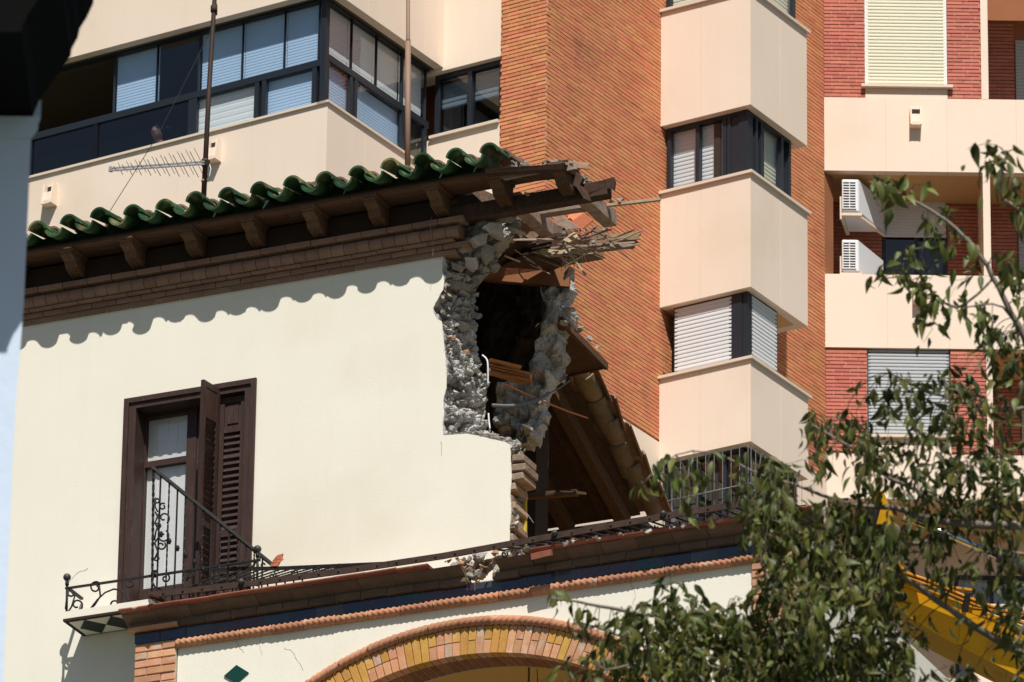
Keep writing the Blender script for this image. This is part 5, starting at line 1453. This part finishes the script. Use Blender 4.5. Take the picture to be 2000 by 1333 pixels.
# antenna masts ------------------------------------------------------------------
MD = -1.0
m1 = root('antenna_mast', hp(397, 402, MD), H.ang, 'thin dark brown antenna mast rising behind the green tiles', 'mast')
part('pole', 'mast_brown', m1, lambda b: b.tube([hp(397, 402, MD), hp(408, 180, MD), hp(419, 0, MD), hp(424, -80, MD)], [.026, .024, .022, .021], 10))
part('clamp', 'mast_brown', m1, lambda b: (b.tube([hp(401, 312, MD), hp(400, 324, MD)], .036, 8), b.beam(hp(400, 318, MD + .04), hp(406, 318, MD + .1), .04, .05)))
part('clamp', 'iron_rust', m1, lambda b: (b.tube([hp(418, 12, MD), hp(418, 24, MD)], .034, 8), b.tube([hp(423, 8, MD), hp(423, 30, MD)], .008, 6)))
part('tape', 'copper', m1, lambda b: b.tube([hp(398.6, 352, MD), hp(398.4, 356, MD)], .0275, 10))
part('cable', 'white_plastic', m1, lambda b: b.tube([hp(408, 318, MD), hp(412, 330, MD), hp(409, 345, MD), hp(401, 354, MD)], .005, 5))
an = root('tv_antenna', hp(310, 326, MD), H.ang, 'grey log-periodic television antenna clamped to the brown mast', 'antenna')
e0, e1 = hp(404, 318, MD + .08), hp(219, 331, MD + .08)
part('boom', 'aluminium', an, lambda b: (b.beam(e0 + Vector((0, 0, .012)), e1 + Vector((0, 0, .012)), .014, .014), b.beam(e0 - Vector((0, 0, .014)), e1 - Vector((0, 0, .014)), .014, .014), b.beam(e1 + (e1 - e0).normalized() * .0, e1 + (e1 - e0).normalized() * .03, .035, .05)))
for k in range(20):
    t = .06 + .9 * k / 19; c = e0.lerp(e1, t); L = .13 * (1 - t) + .045; sg = 1 if k % 2 else -1
    q = (H.n * -.55 + Vector((0, 0, -.32)) + H.a * .03).normalized()
    part('element', 'iron_ball', an, lambda b: (b.tube([c + Vector((0, 0, .013)), c + q * (L * sg) + Vector((0, 0, .013))], .0027, 5), b.tube([c - Vector((0, 0, .013)), c - q * (L * sg) - Vector((0, 0, .013))], .0035, 5)))
gw = MB(); gw.tube([hp(416, 52, MD), hp(310, 262, MD), hp(205, 428, -.3)], .0035, 5); gw.build('guy_wire', 'iron', m1)
m2 = root('steel_pole', hp(796, 345, MD), H.ang, 'plain tan steel pole standing behind the tiles beside the glazed balcony', 'pole')
part('lower_tube', 'mast_tan', m2, lambda b: b.tube([hp(796, 345, MD), hp(797, 82, MD)], .028, 12))
part('upper_tube', 'mast_tan', m2, lambda b: b.tube([hp(797, 84, MD), hp(797, 76, MD), hp(797, -90, MD)], [.028, .02, .019], 12))

# ================================================================ white building in the left foreground
FB = Frame(at_depth(50, 700, 22.0), 0)
fp = lambda u, v, d=0.0: FB.hit(u, v, d)
wb = root('white_building', FB.w(-3, -2, 2), 0, 'white rendered building with black wooden eave at the left edge', 'building')
ce = fp(68, 240)
xe, ze = FB.loc(ce)[0], ce.z
SW = FB.n * -3 + Vector((-.9, 0, 0))
wp = lambda u, v: FB.w(FB.px(u, v)[0], 0, FB.px(u, v)[1])
part('wall', 'white_wall', wb, lambda b: b.prism([FB.w(-7, 0, 1), wp(-20, 1700), wp(6, 1333), wp(30, 800), wp(46, 600), wp(56, 380), wp(60, 280), wp(62, 222), FB.w(-7, 0, ze + .03)], SW))
part('wall_moulding', 'white_wall', wb, lambda b: b.prism([FB.w(-7, .03, FB.px(70, 272)[1]), FB.w(FB.px(68, 272)[0], .03, FB.px(70, 272)[1]), FB.w(FB.px(75, 262)[0], .03, FB.px(70, 262)[1]), FB.w(FB.px(77, 238)[0], .03, FB.px(70, 236)[1]), FB.w(-7, .03, FB.px(70, 236)[1])], FB.n * -.8 + Vector((-.3, 0, 0))))
part('wall_moulding', 'white_wall', wb, lambda b: b.prism([wp(40, 235), wp(79, 235), wp(81, 196), wp(40, 196)], FB.n * -.2 + Vector((-.06, 0, 0))))
EV = [(-900, 226), (64, 232), (66, 222), (76, 198), (104, 158), (138, 110), (140, 96), (152, 74), (156, 56), (170, 34), (182, 8), (190, -60), (190, -180), (-900, -180)]
part('eave', 'black_wood', wb, lambda b: b.prism([fp(u, v, .0) for u, v in EV], FB.n * .62))
zt_ = fp(0, -182).z; xr_ = FB.px(200, -180)[0]
part('roof', 'terracotta', wb, lambda b: b.prism([FB.w(-7, .7, zt_), FB.w(xr_, .7, zt_), FB.w(xr_ - .8, -3, zt_ + 2.9), FB.w(-7, -3, zt_ + 2.9)], (0, 0, .15)))

# ================================================================ yellow demolition excavator
ED = 73.0
ep = lambda u, v, dd=0.0: at_depth(u, v, ED + dd)
ex = root('excavator', Vector((ep(3050, 1750).x, ep(3050, 1750).y, GZ)), 0, 'yellow excavator with long boom reaching up behind the tree', 'excavator')
side = Vector((0, 1, 0))
def plate(name, m, pts, w, dd=0.0, **kw):
    return part(name, m, ex, lambda b: b.prism([ep(u, v, dd) for u, v in pts], side * w), bevel=0, **kw)
plate('boom', 'machine_yellow', [(1742, 1122), (1800, 1146), (2000, 1224), (2400, 1400), (2950, 1660), (2940, 1740), (2400, 1508), (2000, 1326), (1830, 1240), (1770, 1200), (1738, 1160)], .5)
plate('boom_rib', 'machine_yellow', [(1760, 1132), (2010, 1232), (2010, 1243), (1760, 1143)], .02, -.06)
plate('stick', 'machine_yellow', [(1735, 1172), (1762, 1168), (1772, 1150), (1762, 1090), (1745, 1010), (1725, 958), (1704, 962), (1712, 1020), (1722, 1090)], .3, .1)
part('grapple', 'machine_dark', ex, lambda b: (b.prism([ep(1706, 966, .1), ep(1722, 962, .1), ep(1700, 1010, .1), ep(1668, 1040, .1), ep(1660, 1030, .1), ep(1690, 995, .1)], side * .3), b.prism([ep(1712, 975, .1), ep(1722, 985, .1), ep(1705, 1050, .1), ep(1690, 1055, .1)], side * .3)))
for off, (a, c) in enumerate((((1785, 1128), (2010, 1212)), ((1800, 1142), (2010, 1222)), ((1880, 1150), (2010, 1200)))):
    part('hydraulic_hose', 'hose', ex, lambda b: b.tube([ep(1770, 1120 + off * 8, -.1), ep(a[0] + 20, a[1] + 4, -.1), ep(1900, 1172 + off * 8, -.12), ep(*c, -.1), ep(2400, 1388, -.1)], .022, 8))
part('hydraulic_cylinder', 'machine_dark', ex, lambda b: b.tube([ep(1950, 1085, .2), ep(2400, 1330, .2)], .07, 10))
part('cylinder_rod', 'chrome', ex, lambda b: b.tube([ep(1765, 1010, .2), ep(1950, 1085, .2)], .035, 10))
plate('boom_plate', 'machine_yellow', [(1752, 1140), (1790, 1152), (1800, 1200), (1782, 1210), (1750, 1180)], .02, -.03)
part('pivot_pin', 'machine_dark', ex, lambda b: b.tube([ep(1762, 1166, -.06), ep(1762, 1166, .6)], .05, 12))
plate('boom_weld', 'machine_yellow', [(1880, 1180), (1888, 1184), (1880, 1262), (1872, 1258)], .015, -.02)
part('hose_clamp', 'machine_dark', ex, lambda b: b.beam(ep(1890, 1158, -.14), ep(1884, 1196, -.14), .05, .06))
bx = ep(3050, 1700)
def mach(name, m, x0, x1, y0, y1, z0, z1): part(name, m, ex, lambda b: b.box(Frame((bx.x, bx.y), 0), x0, x1, y0, y1, z0, z1), bevel=.06)
mach('upper_body', 'machine_yellow', -1.2, 2.2, -1.5, 1.2, GZ + 1.1, GZ + 2.3); mach('cab', 'machine_dark', -1.2, .3, -1.4, -.3, GZ + 2.3, GZ + 3.3)
mach('track', 'machine_dark', -1.9, 1.9, -1.7, -1.1, GZ, GZ + .9); mach('track', 'machine_dark', -1.9, 1.9, .7, 1.3, GZ, GZ + .9); mach('undercarriage', 'machine_dark', -1, 1, -1.1, .7, GZ + .4, GZ + 1.1)

# ================================================================ tree
TZ = 30.0
tp = lambda u, v, dd=0.0: at_depth(u, v, TZ + dd)
def ground_z(y):
    return 0.0 if y < 6 else (20.0 * (y - 6) / 51.0 if y < 57 else 20.0)
tb = tp(2330, 1500)
tree = root('hackberry_tree', (tb.x, tb.y, ground_z(tb.y) - .05), 0, 'leafy green tree with drooping pointed leaves spreading in from the right', 'tree')
rt = random.Random(21)
BR_ = []      # polylines (u, v, dd, radius)
def branch(pts, r0, r1, name='branch'):
    P = []
    for i in range(len(pts) - 1):
        p0, p1, p2, p3 = [Vector((*q[:2], (q[2] if len(q) > 2 else 0) * 100)) for q in (pts[max(0, i - 1)], pts[i], pts[i + 1], pts[min(len(pts) - 1, i + 2)])]
        for k in range(4):
            t = k / 4; P.append(.5 * ((2 * p1) + (p2 - p0) * t + (2 * p0 - 5 * p1 + 4 * p2 - p3) * t * t + (3 * p1 - p0 - 3 * p2 + p3) * t ** 3))
    P.append(Vector((*pts[-1][:2], (pts[-1][2] if len(pts[-1]) > 2 else 0) * 100)))
    W = [tp(p.x + rt.uniform(-1.5, 1.5), p.y + rt.uniform(-1.5, 1.5), p.z / 100) for p in P]
    rs = [r0 + (r1 - r0) * k / (len(W) - 1) for k in range(len(W))]
    b = MB(); b.tube(W, rs, 7); b.build(name, 'bark', tree)
    BR_.append((P, W)); return W
trunk = MB(); trunk.tube([Vector((tb.x, tb.y, ground_z(tb.y) - .1)), Vector((tb.x + .05, tb.y, ground_z(tb.y) + .8)), tp(2340, 1650), tp(2320, 1450), tp(2330, 1100), tp(2300, 700), tp(2260, 350)], [.2, .15, .12, .1, .08, .055, .03], 12)
trunk.build('trunk', 'bark', tree)
branch([(2320, 1200), (2150, 1060), (2000, 1028), (1900, 1026), (1815, 1012), (1740, 992), (1660, 985), (1560, 950)], .026, .006)
branch([(1890, 1020), (1820, 970), (1740, 935), (1690, 890), (1620, 850), (1575, 825)], .012, .003)
branch([(2330, 1500, .2), (2100, 1340, .2), (2000, 1280, .2), (1900, 1222, .2), (1840, 1180, .1), (1770, 1130), (1690, 1090), (1580, 1050), (1500, 1010)], .022, .005)
branch([(2300, 900), (2100, 800), (1990, 640), (1950, 560), (1900, 480), (1830, 420), (1760, 380), (1705, 350)], .018, .003)
branch([(1940, 545), (1870, 600), (1820, 570), (1760, 542), (1712, 548)], .006, .002)
branch([(2010, 700), (1960, 600), (1870, 600), (1800, 570)], .006, .002)
branch([(2330, 1600, -.3), (2100, 1450, -.3), (1900, 1380, -.3), (1700, 1330, -.2), (1520, 1270, -.1), (1380, 1220), (1250, 1200), (1150, 1180), (1075, 1168)], .024, .004)
branch([(1700, 1330, -.2), (1560, 1200, -.2), (1500, 1130), (1470, 1040), (1450, 960)], .011, .003)
branch([(1800, 1355, -.3), (1640, 1300, -.4), (1450, 1310, -.4), (1300, 1290, -.3), (1180, 1310, -.3)], .01, .004)
branch([(1560, 950), (1480, 925), (1390, 885), (1320, 890), (1255, 945)], .006, .002)
branch([(1860, 1030), (1800, 1060), (1700, 1065), (1620, 1090)], .009, .003)
branch([(1820, 1040), (1790, 1090), (1740, 1140)], .006, .003)
branch([(2200, 800, -1.5), (2060, 520, -1.5), (2000, 420, -1.5), (1955, 380, -1.5), (1965, 300, -1.5)], .014, .003)
branch([(2250, 700, .3), (2080, 760, .3), (1990, 800, .3), (1900, 790, .3), (1800, 760, .2), (1740, 730, .2)], .014, .003)
branch([(2250, 1250, .3), (2080, 1120, .3), (1990, 1080, .3), (1920, 1080, .3)], .014, .004)
branch([(2100, 1180, -.5), (2020, 1190, -.5), (1985, 1260, -.5)], .01, .003)
ALLP = [(p.x, p.y, p.z / 100, w) for P, W in BR_ for p, w in zip(P, W)]
def leaf_verts(L, w, curl):
    rows = [(0, 0), (.12, .45), (.35, 1), (.6, .85), (.82, .4), (1.0, .02)]
    vs = []
    for t, k in rows:
        z = -curl * L * t * t; y = L * (t - .12 * curl * t * t)
        vs += [Vector((-w / 2 * k, y, z + .22 * w * k)), Vector((0, y, z)), Vector((w / 2 * k, y, z + .22 * w * k))]
    fs = []
    for i in range(len(rows) - 1):
        for j in range(2): fs.append((i * 3 + j, i * 3 + j + 1, (i + 1) * 3 + j + 1, (i + 1) * 3 + j))
    return vs, fs
LEAFV = [leaf_verts(1.0, w, c) for w, c in ((.36, .3), (.42, .5), (.32, .15), (.4, .75))]
LEAFM = []
for vs, fs in LEAFV:
    me = bpy.data.meshes.new('leaf'); me.from_pydata([tuple(v) for v in vs], [], fs); me.materials.append(MATS['leaf_one']); me.polygons.foreach_set('use_smooth', [True] * len(fs)); LEAFM.append(me)
fol, twigs = MB(), MB(); n_one = 0
def add_leaf(p, dirv, size, one):
    global n_one
    up = Vector((rt.gauss(0, .6), rt.gauss(0, .6) - .5, rt.gauss(.35, .5)))
    y = dirv.normalized(); x = y.cross(up); x = x.normalized() if x.length > 1e-3 else y.orthogonal().normalized(); z = x.cross(y)
    k = rt.randrange(len(LEAFV)); M = Matrix(((x.x, y.x, z.x), (x.y, y.y, z.y), (x.z, y.z, z.z)))
    if one and n_one < 295:
        n_one += 1
        o = bpy.data.objects.new('leaf', LEAFM[k]); COL.objects.link(o); o.parent = tree
        o.matrix_local = minv(tree) @ Matrix.Translation(p) @ M.to_4x4() @ Matrix.Scale(size, 4)
    else:
        vs, fs = LEAFV[k]; fol.add([p + M @ (v * size) for v in vs], fs, True)
def twig(u, v, dd, n, one=False, lsz=.078, reach=1.0):
    c = tp(u, v, dd)
    q = min(ALLP, key=lambda a: (a[0] - u) ** 2 + (a[1] - v) ** 2 + ((a[2] - dd) * 200) ** 2)[3]
    dv = (c - q); L = dv.length
    sag = Vector((0, 0, -.03 - .06 * L)); pts = []
    N = 7
    for k in range(N + 1):
        t = k / N; pts.append(q + dv * t + Vector((0, 0, .10 * L * math.sin(math.pi * t))))
    end = (pts[-1] - pts[-2]).normalized()
    tail = rt.uniform(.1, .2) * reach
    for k in range(1, 4): pts.append(pts[N] + end * (tail * k / 3) + Vector((rt.uniform(-.02, .02), rt.uniform(-.03, .03), -.12 * tail * k)))
    twigs.tube(pts, [.0028 - .0018 * k / (len(pts) - 1) for k in range(len(pts))], 4, caps=False)
    m = len(pts)
    for k in range(n):
        t = 1 - (k / n) * .75; f = t * (m - 1); i = min(m - 2, int(f)); p = pts[i].lerp(pts[i + 1], f - i)
        if (p - c).length > .28: continue
        td = (pts[i + 1] - pts[i]).normalized(); sd = td.cross(Vector((0, 0, 1)))
        dirv = td * .35 + sd * (.55 if k % 2 else -.55) + Vector((rt.gauss(0, .42), rt.gauss(0, .45), -.8 + rt.gauss(0, .5)))
        p = p + Vector((rt.gauss(0, .022), rt.gauss(0, .03), rt.gauss(-.01, .02)))
        add_leaf(p, dirv, lsz * rt.uniform(.5, 1.25), one)
def inpoly(P, x, y):
    c = False
    for i in range(len(P)):
        (xa, ya), (xb, yb) = P[i], P[(i + 1) % len(P)]
        if (ya > y) != (yb > y) and x < (xb - xa) * (y - ya) / (yb - ya) + xa: c = not c
    return c
def fill(P, n, d0, d1, one=False, k=9, lsz=.078):
    x0, x1 = min(p[0] for p in P), max(p[0] for p in P); y0, y1 = min(p[1] for p in P), max(p[1] for p in P); c = 0
    while c < n:
        u, v = rt.uniform(x0, x1), rt.uniform(y0, y1)
        if inpoly(P, u, v): twig(u, v, rt.uniform(d0, d1), rt.randint(k - 3, k + 3), one, lsz); c += 1
# loose outer sprays first (leaves that read one by one)
for (u, v, n, sp_) in ((1715, 352, 4, 22), (1770, 370, 3, 20), (1740, 535, 4, 26), (1790, 540, 3, 22), (1830, 430, 5, 34), (1860, 470, 4, 30), (1760, 500, 2, 18), (1850, 600, 5, 34), (1900, 590, 4, 26), (1800, 565, 2, 18), (1930, 640, 4, 30), (1900, 520, 2, 24),
                       (1260, 935, 2, 14), (1300, 905, 4, 24), (1330, 940, 4, 26), (1370, 905, 2, 22), (1080, 1165, 2, 14), (1145, 1190, 3, 22), (1200, 1205, 2, 22)):
    for k in range(n): twig(u + rt.uniform(-sp_, sp_), v + rt.uniform(-sp_, sp_) * .6, rt.uniform(-.15, .15), rt.randint(4, 7), True, .08, .7)
for k in range(9): twig(1965 + rt.uniform(-35, 45), 350 + rt.uniform(-70, 60), -1.5 + rt.uniform(-.2, .2), 6, True, .085)
# dense masses
fill([(1440, 905), (1500, 895), (1545, 930), (1560, 990), (1640, 985), (1720, 1000), (1770, 1060), (1745, 1120), (1600, 1120), (1520, 1080), (1440, 980)], 110, -.7, .7, False, 11, .074)
fill([(1510, 1080), (1740, 1100), (1735, 1180), (1770, 1240), (1800, 1345), (1400, 1345), (1440, 1240), (1500, 1180)], 205, -.9, .7, False, 12, .074)
fill([(1180, 1260), (1230, 1190), (1290, 1140), (1340, 1130), (1380, 1170), (1440, 1150), (1500, 1150), (1480, 1345), (1130, 1345)], 120, -.7, .6, False, 11, .074)
fill([(1560, 815), (1620, 800), (1700, 770), (1730, 720), (1790, 740), (1850, 700), (1900, 720), (1930, 780), (2010, 720), (2010, 990), (1900, 1000), (1780, 985), (1690, 930), (1610, 880)], 118, -.6, .6, False, 9, .068)
fill([(1700, 900), (1800, 880), (2010, 860), (2010, 1080), (1900, 1100), (1760, 1060)], 32, -.4, .5, False, 8, .066)
fill([(1080, 1300), (1150, 1260), (1250, 1230), (1400, 1230), (1400, 1345), (1080, 1345)], 16, -.5, .4, False, 9, .07)
fill([(1780, 1040), (1900, 1040), (2010, 1060), (2010, 1150), (1900, 1120), (1840, 1130), (1780, 1110)], 18, -.4, .4, False, 7)
fill([(1960, 1150), (2020, 1150), (2020, 1345), (1975, 1340)], 16, -.5, .4, False, 8)
fill([(1740, 1180), (1800, 1220), (1900, 1300), (1960, 1345), (1780, 1345)], 9, -.5, .3, False, 8)
fill([(1890, 640), (2010, 600), (2010, 730), (1940, 720)], 10, -.3, .3, False, 8)
fill([(1960, 400), (2010, 380), (2010, 620), (1975, 600)], 7, -.6, .3, False, 7)
twigs.build('twigs', 'twig_bark', tree, kind='stuff')
fol.build('foliage', 'leaf_green', tree, kind='stuff')

# ================================================================ ground
def ground_fn(b):
    xs = [-1500, -400, -120, -60, -30, -15, 0, 15, 30, 60, 120, 400, 1500]; ys = [-1500, -300, -60, -10, 2, 6, 12, 20, 30, 40, 50, 57, 64, 80, 110, 160, 400, 2000]
    vs = [Vector((x, y, ground_z(y) + (0 if abs(x) < 20 and 50 < y < 120 else 0))) for y in ys for x in xs]
    n = len(xs); b.add(vs, [(j * n + i, j * n + i + 1, (j + 1) * n + i + 1, (j + 1) * n + i) for j in range(len(ys) - 1) for i in range(n - 1)])
part('ground', 'hill_ground', None, ground_fn, kind='structure')
